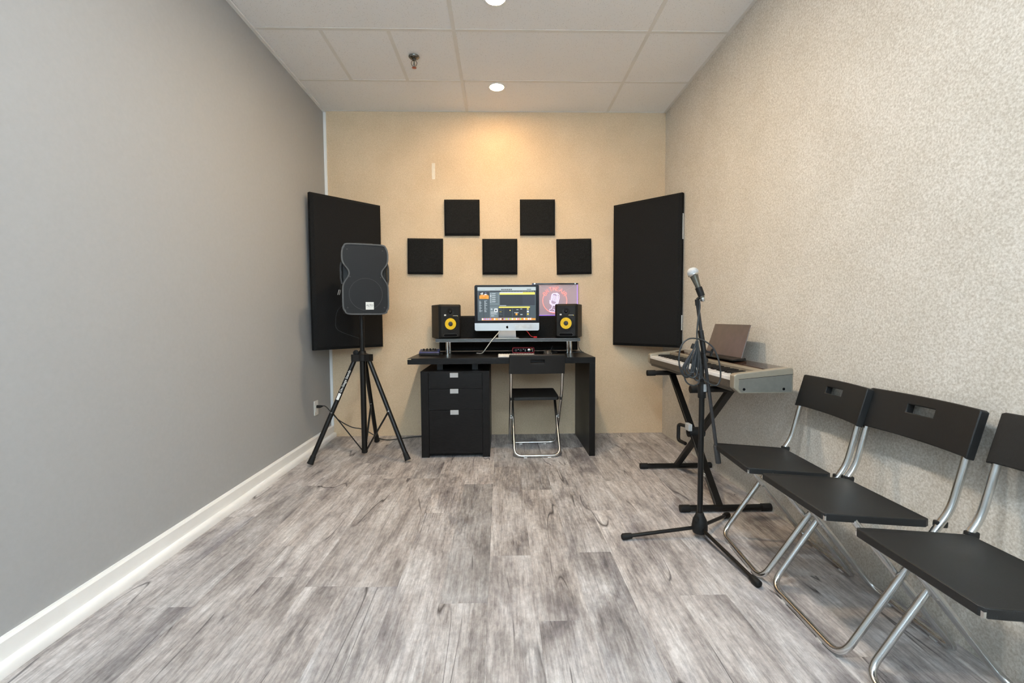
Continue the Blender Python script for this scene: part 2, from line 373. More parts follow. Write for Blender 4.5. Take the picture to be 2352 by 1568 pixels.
# ------------------------------------------------------------------ the room
WT = .1
fl = struct(obj('floor', MB().box((X_LEFT, Y_FRONT, -.10), (X_RIGHT, Y_BACK, -.006)), M['subfloor']))
PW, PL, G = .18, 1.2, .00012
starts = {-3: 1.742, -2: 2.41, -1: 2.828, 0: 1.957, 1: 2.72, -5: 1.825}
k0, k1 = math.floor((X_LEFT + .055) / PW), math.ceil((X_RIGHT + .055) / PW)
pcache = {}
for k in range(k0, k1):
    xa, xb = max(X_LEFT, -.055 + k * PW) + G, min(X_RIGHT, -.055 + (k + 1) * PW) - G
    if xb - xa < .004: continue
    s = starts.get(k, 1.1 + (k * .437) % 1.2)
    while s > Y_FRONT: s -= PL
    while s < Y_BACK:
        ya, yb = max(s, Y_FRONT) + G, min(s + PL, Y_BACK) - G
        s += PL
        if yb - ya < .01: continue
        key = (round(xb - xa, 4), round(yb - ya, 4))
        if key not in pcache:
            hx, hy = key[0] / 2, key[1] / 2; bv = .0003; mb = MB()
            mb.add([(-hx, -hy, -.006), (hx, -hy, -.006), (hx, hy, -.006), (-hx, hy, -.006), (-hx, -hy, -bv), (hx, -hy, -bv), (hx, hy, -bv), (-hx, hy, -bv),
                    (-hx + bv, -hy + bv, 0), (hx - bv, -hy + bv, 0), (hx - bv, hy - bv, 0), (-hx + bv, hy - bv, 0)],
                   [(0, 3, 2, 1), (8, 9, 10, 11)] + [(i, (i + 1) % 4, 4 + (i + 1) % 4, 4 + i) for i in range(4)] + [(4 + i, 4 + (i + 1) % 4, 8 + (i + 1) % 4, 8 + i) for i in range(4)])
            pcache[key] = mb.mesh('plank', M['floor'])
        pk = link('plank', pcache[key], fl, ((xa + xb) / 2, (ya + yb) / 2, 0))
        v = random.uniform(.90, 1.08); wm = random.uniform(-.015, .02)
        if k == -1 and abs(ya - 1.628) < .05: v, wm = .74, -.01
        if k == 1 and abs(ya - 2.72) < .05: v, wm = .82, -.01
        pk.color = (v + wm, v, v - wm, 1)
struct(obj('wall_back', MB().box((X_LEFT - WT, Y_BACK, -.1), (X_RIGHT + WT, Y_BACK + WT, ROOM_H + .12)), M['fabric_back']))
struct(obj('wall_left', MB().box((X_LEFT - WT, Y_FRONT, -.1), (X_LEFT, Y_BACK, ROOM_H + .12)), M['grey_wall']))
struct(obj('wall_right', MB().box((X_RIGHT, Y_FRONT, -.1), (X_RIGHT + WT, Y_BACK, ROOM_H + .12)), M['fabric_wall']))
fw = (X_LEFT - WT, Y_FRONT - WT, -.1), (X_RIGHT + WT, Y_FRONT, ROOM_H + .12)
mbf = MB()
for xa, xb, za, zb in ((fw[0][0], FILL_WIN[0], fw[0][2], fw[1][2]), (FILL_WIN[1], fw[1][0], fw[0][2], fw[1][2]), (FILL_WIN[0], FILL_WIN[1], fw[0][2], FILL_WIN[2]), (FILL_WIN[0], FILL_WIN[1], FILL_WIN[3], fw[1][2])): mbf.box((xa, fw[0][1], za), (xb, fw[1][1], zb))
struct(obj('wall_front', mbf, M['grey_wall']))
wf_ = MB()
for xa, xb, za, zb in ((FILL_WIN[0], FILL_WIN[0] + .05, FILL_WIN[2], FILL_WIN[3]), (FILL_WIN[1] - .05, FILL_WIN[1], FILL_WIN[2], FILL_WIN[3]), (FILL_WIN[0] + .05, FILL_WIN[1] - .05, FILL_WIN[2], FILL_WIN[2] + .05), (FILL_WIN[0] + .05, FILL_WIN[1] - .05, FILL_WIN[3] - .05, FILL_WIN[3]), (-.025, .025, FILL_WIN[2] + .05, FILL_WIN[3] - .05)): wf_.box((xa, Y_FRONT - .09, za), (xb, Y_FRONT - .03, zb))
fill_win = struct(obj('fill_window_1', wf_, M['white_trim']))  # added out of view as a source of fill light
for xa, xb in ((FILL_WIN[0] + .05, -.025), (.025, FILL_WIN[1] - .05)): obj('pane', MB().box((xa, Y_FRONT - .075, FILL_WIN[2] + .05), (xb, Y_FRONT - .07, FILL_WIN[3] - .05)), M['glass'], fill_win)
# suspended ceiling: slab above, inverted-T grid, tiles lying on the grid
ce = struct(obj('ceiling', MB().box((X_LEFT, Y_FRONT, ROOM_H + .03), (X_RIGHT, Y_BACK, ROOM_H + .12)), M['subfloor']))
B1, T4, YA = -.278, 1.2192, 3.5317
rows = [Y_BACK]; y = YA
while y > Y_FRONT: rows.append(y); y -= T4 / 2
rows.append(Y_FRONT)
cols = [X_LEFT, B1, B1 + T4, X_RIGHT]
tcache = {}
def ctile(xa, xb, ya, yb):
    key = (round(xb - xa, 4), round(yb - ya, 4))
    if key not in tcache:
        hx, hy = key[0] / 2, key[1] / 2
        tcache[key] = MB().box((-hx, -hy, 0), (hx, hy, .015)).mesh('ceiling_tile', M['tile'])
    link('ceiling_tile', tcache[key], ce, ((xa + xb) / 2, (ya + yb) / 2, ROOM_H + .003))
def gbar(a, b):
    (xa, ya), (xb, yb) = a, b; w = .012
    mb = MB()
    if abs(xa - xb) < 1e-6: mb.box((xa - w, ya, ROOM_H + .0014), (xa + w, yb, ROOM_H + .003)).box((xa - .002, ya, ROOM_H + .003), (xa + .002, yb, ROOM_H + .03))
    else: mb.box((xa, ya - w, ROOM_H + .0016), (xb, ya + w, ROOM_H + .003)).box((xa, ya - .002, ROOM_H + .003), (xb, ya + .002, ROOM_H + .03))
    obj('grid_bar', mb, M['tbar'], ce)
for i in range(len(rows) - 1):
    for j in range(3):
        if i == 1 and j == 0:
            xs = [X_LEFT, -1.1, -.683, B1]
            for q in range(3): ctile(xs[q] + .003, xs[q + 1] - .003, rows[i + 1] + .003, rows[i] - .003)
            for q in (1, 2): gbar((xs[q], rows[i + 1]), (xs[q], rows[i]))
        else: ctile(cols[j] + .003, cols[j + 1] - .003, rows[i + 1] + .003, rows[i] - .003)
for r_ in rows[1:-1]: gbar((X_LEFT, r_), (X_RIGHT, r_))
for c_ in cols[1:3]: gbar((c_, Y_FRONT), (c_, Y_BACK))
mbw = MB().box((X_RIGHT - .02, Y_FRONT, ROOM_H + .0012), (X_RIGHT, Y_BACK, ROOM_H + .003)); obj('wall_angle', mbw, M['tbar'], ce)
mbw = MB().box((X_LEFT, Y_BACK - .008, ROOM_H + .0012), (X_RIGHT, Y_BACK, ROOM_H + .003)); obj('wall_angle', mbw, M['tbar'], ce)
# white trims on the grey wall
struct(obj('trim_1', MB().box((X_LEFT, Y_FRONT, ROOM_H - .012), (X_LEFT + .021, Y_BACK, ROOM_H - .0015)), M['white_trim']))
struct(obj('trim_2', MB().box((X_LEFT, Y_BACK - .012, .103), (X_LEFT + .022, Y_BACK, ROOM_H - .012)), M['white_trim']))
bb = struct(obj('baseboard_left', MB().prism([(0, 0), (.018, 0), (.018, .094), (.012, .103), (0, .103)], lambda a, b, c: (X_LEFT + a, c, b), Y_FRONT, Y_BACK), M['white_trim']))
obj('shoe_moulding', MB().prism([(.018, 0), (.041, 0), (.041, .022), (.034, .034), (.024, .039), (.018, .039)], lambda a, b, c: (X_LEFT + a, c, b), Y_FRONT, Y_BACK), M['white_trim'], bb, smooth=40)

# ------------------------------------------------------------------ downlights
def downlight(i, x, y, col, k, label):
    t = thing('downlight', label, 'ceiling light', (x, y, ROOM_H), 0, 'recessed downlights in a row along the ceiling')
    obj('trim_ring', MB().lathe([(.055, -.001), (.055, -.003), (.060, -.003), (.061, -.001), (.061, .003), (.055, .003), (.055, -.001)], 40, caps=False), M['white'], t, smooth=50)
    e = emit('downlight_lens_%d' % i, col, LAMP_POWER * k)
    obj('lens', MB().lathe([(.0548, .0015), (.0548, -.002), (.045, -.0035), (.0001, -.004)], 32), e, t, smooth=60)
names = ['glowing recessed downlight in the ceiling nearest the beige back wall', 'recessed downlight cut by the top edge of the photo']
for i, (x, y, c, k) in enumerate(LAMPS):
    downlight(i, x, y, c, k, names[i] if i < 2 else 'recessed ceiling downlight overhead, outside the top of the photo')

# ------------------------------------------------------------------ sprinkler
M['dark_chrome'] = plain('dark_reflection_chrome', (.22, .215, .20), .18, .9, var=.1, scale=60)  # dark base colour imitates the chrome reflecting dark surroundings
t = thing('fire_sprinkler', 'small chrome fire sprinkler hanging from the ceiling tile', 'sprinkler', (-.576, 3.208, ROOM_H))
obj('escutcheon', MB().lathe([(.036, .001), (.037, -.003), (.030, -.011), (.016, -.014), (.014, -.010), (.0001, -.010)], 28), M['dark_chrome'], t, smooth=60)
obj('fitting', MB().lathe([(.011, -.010), (.011, -.026), (.007, -.028), (.0001, -.028)], 16), M['dark_chrome'], t, smooth=50)
for s in (-1, 1): obj('frame_arm', MB().tube(spline([(s * .009, 0, -.024), (s * .018, 0, -.038), (s * .016, 0, -.054), (s * .004, 0, -.070)], 5), .0024, 8), M['dark_chrome'], t, smooth=60)
obj('glass_bulb', MB().lathe([(.003, -.028), (.0045, -.045), (.006, -.052), (.0035, -.068), (.0001, -.070)], 12), M['dark_chrome'], t, smooth=60)
mb = MB()
for k in range(12):
    a = 2 * math.pi * k / 12; R = Matrix.Rotation(a, 3, 'Z'); mb.obox(R @ Vector((.010, 0, -.0735)), .011, .0034, .0016, R)
mb.lathe([(.006, -.070), (.006, -.076), (.0001, -.076)], 12); obj('deflector', mb, M['copper'], t)

# ------------------------------------------------------------------ acoustic panels
def panel_mb(w, h, d, bev=.016):
    mb = MB(); hw, hh = w / 2, h / 2   # back on y = 0, front on y = -d, centre at origin
    q = [(-hw, -hh), (hw, -hh), (hw, hh), (-hw, hh)]; s = [(-hw + bev, -hh + bev), (hw - bev, -hh + bev), (hw - bev, hh - bev), (-hw + bev, hh - bev)]
    vs = [(a, 0, b) for a, b in q] + [(a, -d + bev * .8, b) for a, b in q] + [(a, -d, b) for a, b in s]
    fs = [(3, 2, 1, 0), (8, 9, 10, 11)] + [(i, (i + 1) % 4, 4 + (i + 1) % 4, 4 + i) for i in range(4)] + [(4 + i, 4 + (i + 1) % 4, 8 + (i + 1) % 4, 8 + i) for i in range(4)]
    return mb.add(vs, fs)
sq = panel_mb(.305, .306, .04).mesh('acoustic_panel', M['foam'])
spots = [((1020.5, 458), (1101.5, 540), 'square black acoustic panel in the upper row, nearer the grey wall', 0), ((1194, 457.5), (1275, 539.5), 'square black acoustic panel in the upper row, nearer the textured right wall', 0),
         ((935.7, 547.5), (1017, 628.5), 'square black acoustic panel in the lower row, at the end nearest the loudspeaker', .012), ((1108, 548.5), (1188, 629), 'middle square black acoustic panel of the lower row, above the computer screen', 0),
         ((1279, 548), (1358.5, 629), 'square black acoustic panel in the lower row, at the end nearest the piano', -.016)]
for a, b_, lab, ro in spots:
    p = (on_y(*a, Y_BACK - .03) + on_y(*b_, Y_BACK - .03)) / 2
    tag(link('acoustic_panel', sq, None, (p.x, Y_BACK - .0005, p.z), (0, ro, 0)), lab, 'acoustic panel', 'square acoustic panels on the back wall')
tag(link('acoustic_panel', panel_mb(1.22, .305, .045).mesh('acoustic_panel', M['foam']), None, (.07, Y_BACK - .0005, .9125)), 'long low black acoustic panel on the wall behind the monitor shelf', 'acoustic panel')
def corner_panel(side, lab):
    xw = X_LEFT if side < 0 else X_RIGHT
    A = Vector((xw + (.03 if side < 0 else -.004), 3.606 if side < 0 else 3.61, 0)); B = Vector((-1.062 if side < 0 else 1.020, Y_BACK - .004, 0))
    mid = (A + B) / 2; d = (B - A); wdt = .61
    ang = math.atan2(d.y, d.x) if side < 0 else math.atan2(-d.y, -d.x)
    t = thing('corner_acoustic_panel', lab, 'acoustic panel', (mid.x, mid.y, .80), ang, 'tall corner acoustic panels')
    mb = panel_mb(wdt, 1.22, .05, .022); 
    for v in mb.v: v.z += .61
    obj('fabric_panel', mb, M['foam'], t)
    s = 1 if side > 0 else -1
    if side > 0:
        for z in ((.86, 1.06), (.14, .26)): obj('mounting_clip', MB().box((.306, -.022, z[0]), (.309, -.004, z[1])), M['sticker'], t)
corner_panel(-1, 'tall black acoustic panel across the corner behind the loudspeaker')
corner_panel(1, 'tall black acoustic panel across the corner above the digital piano')
# strip of tape
tag(obj('tape_strip', MB().box((-.588, Y_BACK - .0012, 2.252), (-.560, Y_BACK - .0002, 2.390)), M['tape'], rot=(0, 0, 0)), 'short strip of pale tape stuck upright on the beige back wall', 'tape')

# ------------------------------------------------------------------ outlet and power cord
t = thing('wall_outlet', 'white wall outlet on the grey wall behind the tripod', 'outlet', (X_LEFT, 3.705, .262))
obj('cover_plate', MB().prism(rounded(.075, .118, .006, 3, 0, .062), YZ, 0, .006), M['white'], t, bevel=.0015)
obj('socket_face', MB().prism(rounded(.034, .068, .003, 3, 0, .062), YZ, .006, .009), M['white'], t, bevel=.0008)
c0 = Vector((X_LEFT + .010, 3.705, .335))
pts = [c0 + Vector((.045, 0, .004)), Vector((-1.43, 3.73, .325)), Vector((-1.37, 3.80, .21)), Vector((-1.28, 3.87, .125)), Vector((-1.19, 3.905, .095)), Vector((-1.12, 3.93, .045)), Vector((-1.05, 3.92, .007)), Vector((-.97, 3.885, .005)), Vector((-.90, 3.915, .005)),
       Vector((-.83, 3.945, .005)), Vector((-.72, 3.99, .005)), Vector((-.60, 4.01, .005))]
t = thing('power_cord', 'thin black power cord from the wall outlet to the floor behind the drawers', 'cord', (-1.05, 3.92, 0))
off = Vector(t.location)
obj('cord', MB().tube([p - off for p in spline(pts, 6)], .0042, 8), M['cable'], t, smooth=60)
obj('plug', MB().tube([c0 - off + Vector((0, 0, .0)), c0 - off + Vector((.026, 0, .0)), c0 - off + Vector((.047, 0, .004))], [.013, .012, .006], 10), M['rubber'], t, smooth=40)

# ------------------------------------------------------------------ desk
DF, DB = 3.372, 4.028
t = thing('desk', 'long black-brown desk with a slab leg at one end and chipped front corner', 'desk', (0, 3.70, 0))
sh = lambda mb, o: ([setattr(v, 'x', v.x - o[0]) or setattr(v, 'y', v.y - o[1]) or setattr(v, 'z', v.z - o[2]) for v in mb.v], mb)[1]
OD = (0, 3.70, 0)
obj('desk_top', sh(MB().box((-.692, DF, .7055), (.706, DB, .750)), OD), M['black_wood'], t, bevel=.0015)
obj('slab_leg', sh(MB().box((.662, DF + .001, 0), (.706, DB, .7055)), OD), M['black_wood_v'], t, bevel=.0015)
obj('chipped_edge', sh(MB().box((-.6925, DF - .0008, .7415), (-.664, DF + .004, .7475)), OD), M['raw_edge'], t)
# drawer unit
t = thing('drawer_unit', 'black-brown three-drawer cabinet with square silver pulls under the desk', 'cabinet', (-.341, 3.66, 0))
O = (-.341, 3.66, 0)
obj('side_panel', sh(MB().box((-.598, 3.375, .004), (-.541, 3.95, .652)), O), M['black_wood_v'], t, bevel=.0012)
obj('side_panel', sh(MB().box((-.140, 3.375, .004), (-.086, 3.95, .652)), O), M['black_wood_v'], t, bevel=.0012)
obj('carcass', sh(MB().box((-.541, 3.39, .045), (-.140, 3.95, .640)).box((-.541, 3.43, .004), (-.140, 3.445, .045)).box((-.541, 3.378, .640), (-.140, 3.95, .652)), O), M['black_wood_v'], t)
for za, zb in ((.522, .6385), (.3625, .519), (.034, .3595)):
    d = obj('drawer', sh(MB().box((-.539, 3.375, za), (-.142, 3.391, zb)), O), M['black_wood'], t, bevel=.0012)
    obj('pull', sh(MB().box((-.380, 3.3725, zb - .032), (-.319, 3.375, zb + .001)).box((-.380, 3.3725, zb + .0005), (-.319, 3.384, zb + .002)), O), M['pull_alu'], d)
for x in (-.47, -.20):
    for y in (3.52, 3.88): obj('riser_block', sh(MB().box((x - .022, y - .022, .652), (x + .022, y + .022, .7050)), O), M['metal_black'], t)
for x in (-.57, -.113):
    for y in (3.40, 3.92): obj('foot', sh(MB().box((x - .02, y - .018, 0), (x + .02, y + .018, .004)), O), M['alu'], t)

# monitor shelf
t = thing('monitor_shelf', 'raised desktop shelf with ribbed metal edge on chrome legs', 'shelf', (.06, 3.82, .75))
O = (.06, 3.82, .75)
obj('shelf_board', sh(MB().box((-.528, 3.692, .854), (.648, 3.975, .878)), O), M['metal_black'], t, bevel=.001)
for z in (.8535, .8635, .8745): obj('edge_strip', sh(MB().box((-.529, 3.6895, z), (.649, 3.693, z + .0022)), O), M['alu'], t)
for x in (-.437, .574):
    for y in (3.735, 3.90):
        lg = obj('leg', sh(MB().lathe([(.0135, .752), (.0135, .854)], 20, (x, y, 0)), O), M['bright_chrome'], t, smooth=40)
        obj('foot_disc', sh(MB().lathe([(.021, .750), (.021, .754), (.014, .757), (.0001, .757)], 20, (x, y, 0)), O), M['bright_chrome'], lg, smooth=40)

# ------------------------------------------------------------------ studio monitors
def studio_monitor(front, ang, label):
    D, Wd, Hh = .235, .186, .279
    f = Vector((math.sin(ang), -math.cos(ang), 0)); c = Vector(front) - f * (D / 2)
    t = thing('studio_monitor', label, 'speaker', (c.x, c.y, .8785), ang, 'pair of yellow-coned studio monitors')
    y0 = -D / 2
    obj('cabinet', MB().prism(rounded(Wd, Hh - .004, .006, 3, 0, Hh / 2 + .001), XZ(0), y0 + .03, D / 2), M['cabinet_brown'], t, smooth=30)
    # moulded front baffle with sloping edges
    o = rounded(Wd + .002, Hh, .012, 4, 0, Hh / 2); i = rounded(Wd - .034, Hh - .030, .012, 4, -.0, Hh / 2)
    n = len(o); mb = MB(); vs = [(a, y0 + .032, b) for a, b in o] + [(a, y0 + .018, b) for a, b in o] + [(a, y0, b) for a, b in i]
    mb.add(vs, [tuple(range(n)), tuple(2 * n + k for k in range(n))] + [(k, (k + 1) % n, n + (k + 1) % n, n + k) for k in range(n)] + [(n + k, n + (k + 1) % n, 2 * n + (k + 1) % n, 2 * n + k) for k in range(n)])
    obj('front_baffle', mb, M['plastic_black'], t, smooth=35)
    RR = Matrix.Rotation(RX90, 3, 'X')
    def lz(name, prof, x, z, mat, par, dy=0, n=36): return obj(name, MB().lathe(prof, n, (x, y0 + dy, z), RR), mat, par, smooth=40)
    wz, tz = .121, .218
    wf = lz('woofer', [(.066, .0), (.066, .004), (.060, .005), (.057, .003), (.050, .005), (.046, .0025)], 0, wz, M['rubber'], t)
    lz('cone', [(.047, .0028), (.044, .0035), (.020, .0012)], 0, wz, M['yellow'], wf)
    lz('dust_cap', [(.0205, .001), (.017, .005), (.010, .0075), (.0001, .0085)], 0, wz, M['dark_grey'], wf)
    tw = lz('tweeter', [(.031, .0), (.030, .003), (.022, .0015), (.017, .0008)], 0, tz, M['plastic_black'], t)
    lz('dome', [(.014, .0008), (.012, .005), (.006, .008), (.0001, .009)], 0, tz, M['glass_black'], tw)
    obj('bass_port', MB().prism(rounded(.112, .020, .0095, 5, 0, .028), XZ(0), y0 - .0012, y0 + .001), M['ink'], t)
    obj('port_lip', MB().ring(rounded(.118, .026, .0125, 5, 0, .028), rounded(.112, .020, .0095, 5, 0, .028), XZ(0), y0 - .003, y0 + .001), M['dark_grey'], t, smooth=40)
    obj('logo_plate', MB().box((-.052, y0 - .001, .186), (-.036, y0, .198)), M['sticker'], t)
    obj('model_stripe', MB().box((.026, y0 - .0008, .186), (.060, y0, .189)), M['sticker'], t)
    obj('model_badge', MB().box((.020, y0 - .001, .1855), (.026, y0, .189)), M['yellow_ink'], t)
    obj('model_badge', MB().box((.0602, y0 - .001, .181), (.0632, y0, .1895)), M['yellow_ink'], t)
    for sx in (-1, 1): obj('pad', MB().box((sx * .07 - .015, -.09, -.0005), (sx * .07 + .015, .09, .001)), M['rubber'], t)
studio_monitor((-.408, 3.712, 0), math.radians(23), 'studio monitor speaker with yellow cone, on the shelf end nearer the loudspeaker')
studio_monitor((.534, 3.712, 0), math.radians(-19), 'studio monitor speaker with yellow cone, in front of the on-air sign')

# ------------------------------------------------------------------ computer
t = thing('desktop_computer', 'silver all-in-one computer with music software on screen, on the shelf', 'computer', (.052, 3.80, .8785))
O = (.052, 3.80, .8785); YF = 3.728
obj('body', sh(MB().prism(rounded(.527, .372, .014, 5, .052, 1.1275), XZ(0), YF + .0012, YF + .022), O), M['alu'], t, smooth=30)
cx0, cx1 = -.2115, .3155
gl = [(cx0, 1.004), (cx1, 1.004)] + [p for p in rounded(.527, .372, .014, 5, .052, 1.1275) if p[1] > 1.1275]
obj('display_glass', sh(MB().prism(gl, XZ(0), YF, YF + .0015), O), M['glass_black'], t)
ch = [p for p in rounded(.527, .372, .014, 5, .052, 1.1275) if p[1] < 1.1275] + [(cx1, 1.003), (cx0, 1.003)]
chin = obj('chin', sh(MB().prism(ch, XZ(0), YF - .0005, YF + .0015), O), M['alu'], t)
# logo: bitten fruit with a leaf
def apple_outline(s):
    P = []
    for k in range(48):
        a = 2 * math.pi * k / 48
        r = 1 - .10 * abs(math.cos(a)) ** 8 * 0
        x, z = .88 * math.cos(a), math.sin(a)
        if z > 0: z -= .18 * math.exp(-(x / .25) ** 2)
        else: z += .10 * math.exp(-(x / .22) ** 2); x *= (1 - .18 * abs(z))
        dx, dz = x - 1.02, z - .18
        q = math.hypot(dx, dz)
        if q < .42: x, z = 1.02 + dx / q * .42, .18 + dz / q * .42
        P.append((x * s, z * s))
    return P
ap = MB().prism([(a + .0535, b + .970) for a, b in apple_outline(.0115)], XZ(0), YF - .0010, YF - .0004)
ap.prism([(.0535 + .0005, .9828), (.0535 + .0012, .9865), (.0535 + .0048, .9885), (.0535 + .0040, .9848)], XZ(0), YF - .0010, YF - .0004)
obj('emblem', sh(ap, O), M['ink'], chin)
st = obj('asset_label', sh(MB().box((.118, YF - .0008, .957), (.262, YF - .0004, .990)), O), M['label_silver'], chin)
lb = MB()
for xa, xb, z in ((.133, .156, .9815), (.172, .250, .9815), (.133, .147, .9715), (.172, .205, .9715)):
    x = xa
    while x < xb: ww = random.uniform(.003, .007); lb.box((x, YF - .0011, z - .0014), (min(x + ww, xb), YF - .0008, z + .0014)); x += ww + .0014
obj('label_print', sh(lb, O), M['grey_ink'], st)
# foot
pf = [(3.795, .885), (3.800, .8815), (3.89, .8815), (3.89, .8785), (3.70, .8785), (3.70, .8805), (3.78, .8825), (3.768, .93), (3.752, 1.05), (3.757, 1.05), (3.774, .93)]
obj('stand_foot', sh(MB().box((-.044, 3.70, .8785), (.150, 3.89, .8815)), O), M['alu'], t, bevel=.001)
obj('stand_neck', sh(MB().add([(-.022, 3.80, .8815), (.128, 3.80, .8815), (.120, 3.752, 1.02), (-.014, 3.752, 1.02), (-.022, 3.806, .8815), (.128, 3.806, .8815), (.120, 3.758, 1.02), (-.014, 3.758, 1.02)],
                              [(0, 1, 2, 3), (7, 6, 5, 4), (0, 4, 5, 1), (1, 5, 6, 2), (2, 6, 7, 3), (3, 7, 4, 0)]), O), M['alu'], t)
# the picture on the screen: flat blocks of colour, read from the photo
scr_cols = dict(grey=(150, 162, 168), panel=(86, 98, 104), dpanel=(52, 62, 68), black=(14, 15, 22), navy=(26, 27, 38), strip=(64, 74, 82), yellow=(214, 192, 84), yel2=(196, 172, 50), gold=(190, 130, 40), goldl=(224, 180, 90), white=(225, 228, 232), txt=(150, 158, 164), dark=(30, 36, 42), orange=(206, 122, 50), blue=(110, 150, 205), green=(110, 200, 120), lav=(120, 120, 190), pink=(210, 140, 170), amber=(190, 130, 20))
smats, sidx = [], {}
for k_, c_ in scr_cols.items(): sidx[k_] = len(smats); smats.append(emit('screen_' + k_, srgb(*c_), .30))
s_mb = MB(); lay = [0]
def sr(x0, y0, x1, y1, col, d=None):   # in pixels of the 1930 x 1568 close view of the screen
    lay[0] += 1
    X = lambda p: -.187 + (p - 90) / (1700 - 90) * .476
    Z = lambda p: 1.2975 - (p - 115) / (1035 - 115) * .2735
    s_mb.cur = sidx[col]; yy = YF - .0002 - .0004 * (d if d is not None else 1)
    s_mb.add([(X(x0), yy, Z(y1)), (X(x1), yy, Z(y1)), (X(x1), yy, Z(y0)), (X(x0), yy, Z(y0))], [(0, 1, 2, 3)])
sr(90, 115, 1700, 1035, 'dpanel', 0); sr(90, 118, 1700, 212, 'grey'); sr(745, 168, 1040, 202, 'dark', 2); sr(1450, 172, 1570, 192, 'strip', 2)
for k in range(5): sr(780 + k * 52, 178, 780 + k * 52 + 30, 194, 'txt', 3)
for k in range(12): sr(145 + k * 34 + (260 if k > 4 else 0), 178, 155 + k * 34 + (260 if k > 4 else 0), 190, 'strip', 2)
sr(120, 238, 418, 445, 'black')
for (a, b_, c_, d_, cc) in ((140, 345, 400, 440, 'gold'), (170, 325, 370, 350, 'gold'), (200, 375, 340, 420, 'goldl'), (232, 335, 292, 392, 'white'), (170, 290, 240, 306, 'white'), (196, 306, 236, 330, 'txt'), (282, 305, 340, 335, 'white'), (300, 268, 330, 280, 'lav'), (205, 268, 240, 277, 'white')): sr(a, b_, c_, d_, cc, 2)
sr(120, 445, 420, 1030, 'dpanel'); sr(252, 480, 262, 1000, 'dark', 2)
for k in range(13):
    sr(135, 495 + k * 24, 135 + random.choice((40, 55, 70, 90)), 506 + k * 24, 'txt', 2)
    sr(275, 485 + k * 25, 275 + random.choice((35, 50, 60, 80)), 497 + k * 25, 'txt', 2)
sr(425, 215, 700, 620, 'panel'); sr(425, 212, 1680, 262, 'dark', 2)
for k in range(22): sr(735 + k * 42, 230, 752 + k * 42, 250, 'txt', 3)
for k in range(5):
    yy = 300 + k * 54
    sr(490, yy - 12, 590, yy + 8, 'txt', 2); sr(580, yy + 2, 650, yy + 16, 'dark', 3); sr(440, yy - 8, 468, yy + 22, 'white' if k == 1 else 'txt', 2)
sr(700, 262, 1675, 622, 'black'); sr(1330, 325, 1675, 622, 'navy', 2); sr(700, 262, 1675, 280, 'white', 2); sr(1340, 262, 1675, 280, 'yellow', 3); sr(700, 280, 1675, 325, 'yellow', 2)
sr(425, 622, 1700, 634, 'strip', 2); sr(700, 616, 880, 634, 'txt', 3)
sr(425, 640, 660, 950, 'panel', 2)
for k in range(6): sr(450, 780 + k * 16, 600 + (k % 3) * 12, 788 + k * 16, 'txt', 3)
sr(552, 705, 640, 800, 'white', 3); sr(568, 730, 622, 780, 'strip', 4); sr(450, 700, 500, 745, 'txt', 3); sr(460, 895, 545, 915, 'txt', 3)
sr(672, 650, 1535, 945, 'black', 2); sr(675, 652, 1532, 688, 'yellow', 3); sr(810, 695, 818, 930, 'strip', 3); sr(1046, 695, 1056, 930, 'strip', 3); sr(1440, 695, 1525, 930, 'strip', 3)
for k in range(7): sr(690, 705 + k * 28, 690 + random.choice((40, 60, 90)), 713 + k * 28, 'yel2' if k == 3 else 'strip', 3)
sr(972, 742, 1000, 770, 'yellow', 3); sr(1135, 830, 1190, 892, 'amber', 3); sr(1100, 812, 1220, 832, 'txt', 3); sr(1160, 730, 1215, 745, 'txt', 3); sr(1268, 712, 1322, 730, 'txt', 3); sr(1268, 860, 1330, 885, 'txt', 3)
for k in range(3): sr(1455, 700 + k * 70, 1500, 740 + k * 70, 'yel2' if k != 1 else 'white', 4)
sr(200, 965, 1592, 1028, 'orange', 2); sr(1592, 975, 1690, 1025, 'gold', 2)
dock = ['white', 'lav', 'blue', 'blue', 'lav', 'orange', 'white', 'goldl', 'grey', 'white', 'dark', 'blue', 'green', 'blue', 'green', 'white', 'goldl', 'white', 'pink', 'green', 'amber', 'white', 'yel2', 'white', 'white']
for k, cc in enumerate(dock): sr(206 + k * 55, 972, 246 + k * 55, 1014, cc, 3)
scr = link('screen', sh(s_mb, O).mesh('screen', smats, fix=False), t)
obj('camera_dot', sh(MB().lathe([(.0025, 0), (.0001, .0006)], 10, (.052, YF, 1.3055), Matrix.Rotation(RX90, 3, 'X')), O), M['dark_grey'], t)
# white cable and red cable of the computer
def cable(name, pts, r, mat, label, plug=None, pm=None, seg=6):
    P = spline(pts, seg); base = Vector(min(P, key=lambda p: p.z)); t = thing(name, label, 'cable', base)
    obj('cable', MB().tube([p - base for p in P], r, 8), mat, t, smooth=60)
    if plug: obj('plug', MB().tube([Vector(plug[0]) - base, Vector(plug[1]) - base], plug[2], 10), pm, t, smooth=40)
    return t
cable('white_cable', [(.0, 3.765, .945), (-.03, 3.70, .912), (-.075, 3.668, .862), (-.12, 3.668, .80), (-.155, 3.70, .7595), (-.20, 3.78, .7545)], .0035, M['white_cable'], 'white cable hanging from the computer down to the desk')
cable('red_cable', [(.205, 3.765, .945), (.225, 3.735, .925), (.245, 3.725, .898), (.272, 3.72, .886)], .0022, M['red_cable'], 'thin red cable with a red plug lying on the shelf', ((.270, 3.72, .8862), (.295, 3.725, .8862), .0065), M['red_cable'])
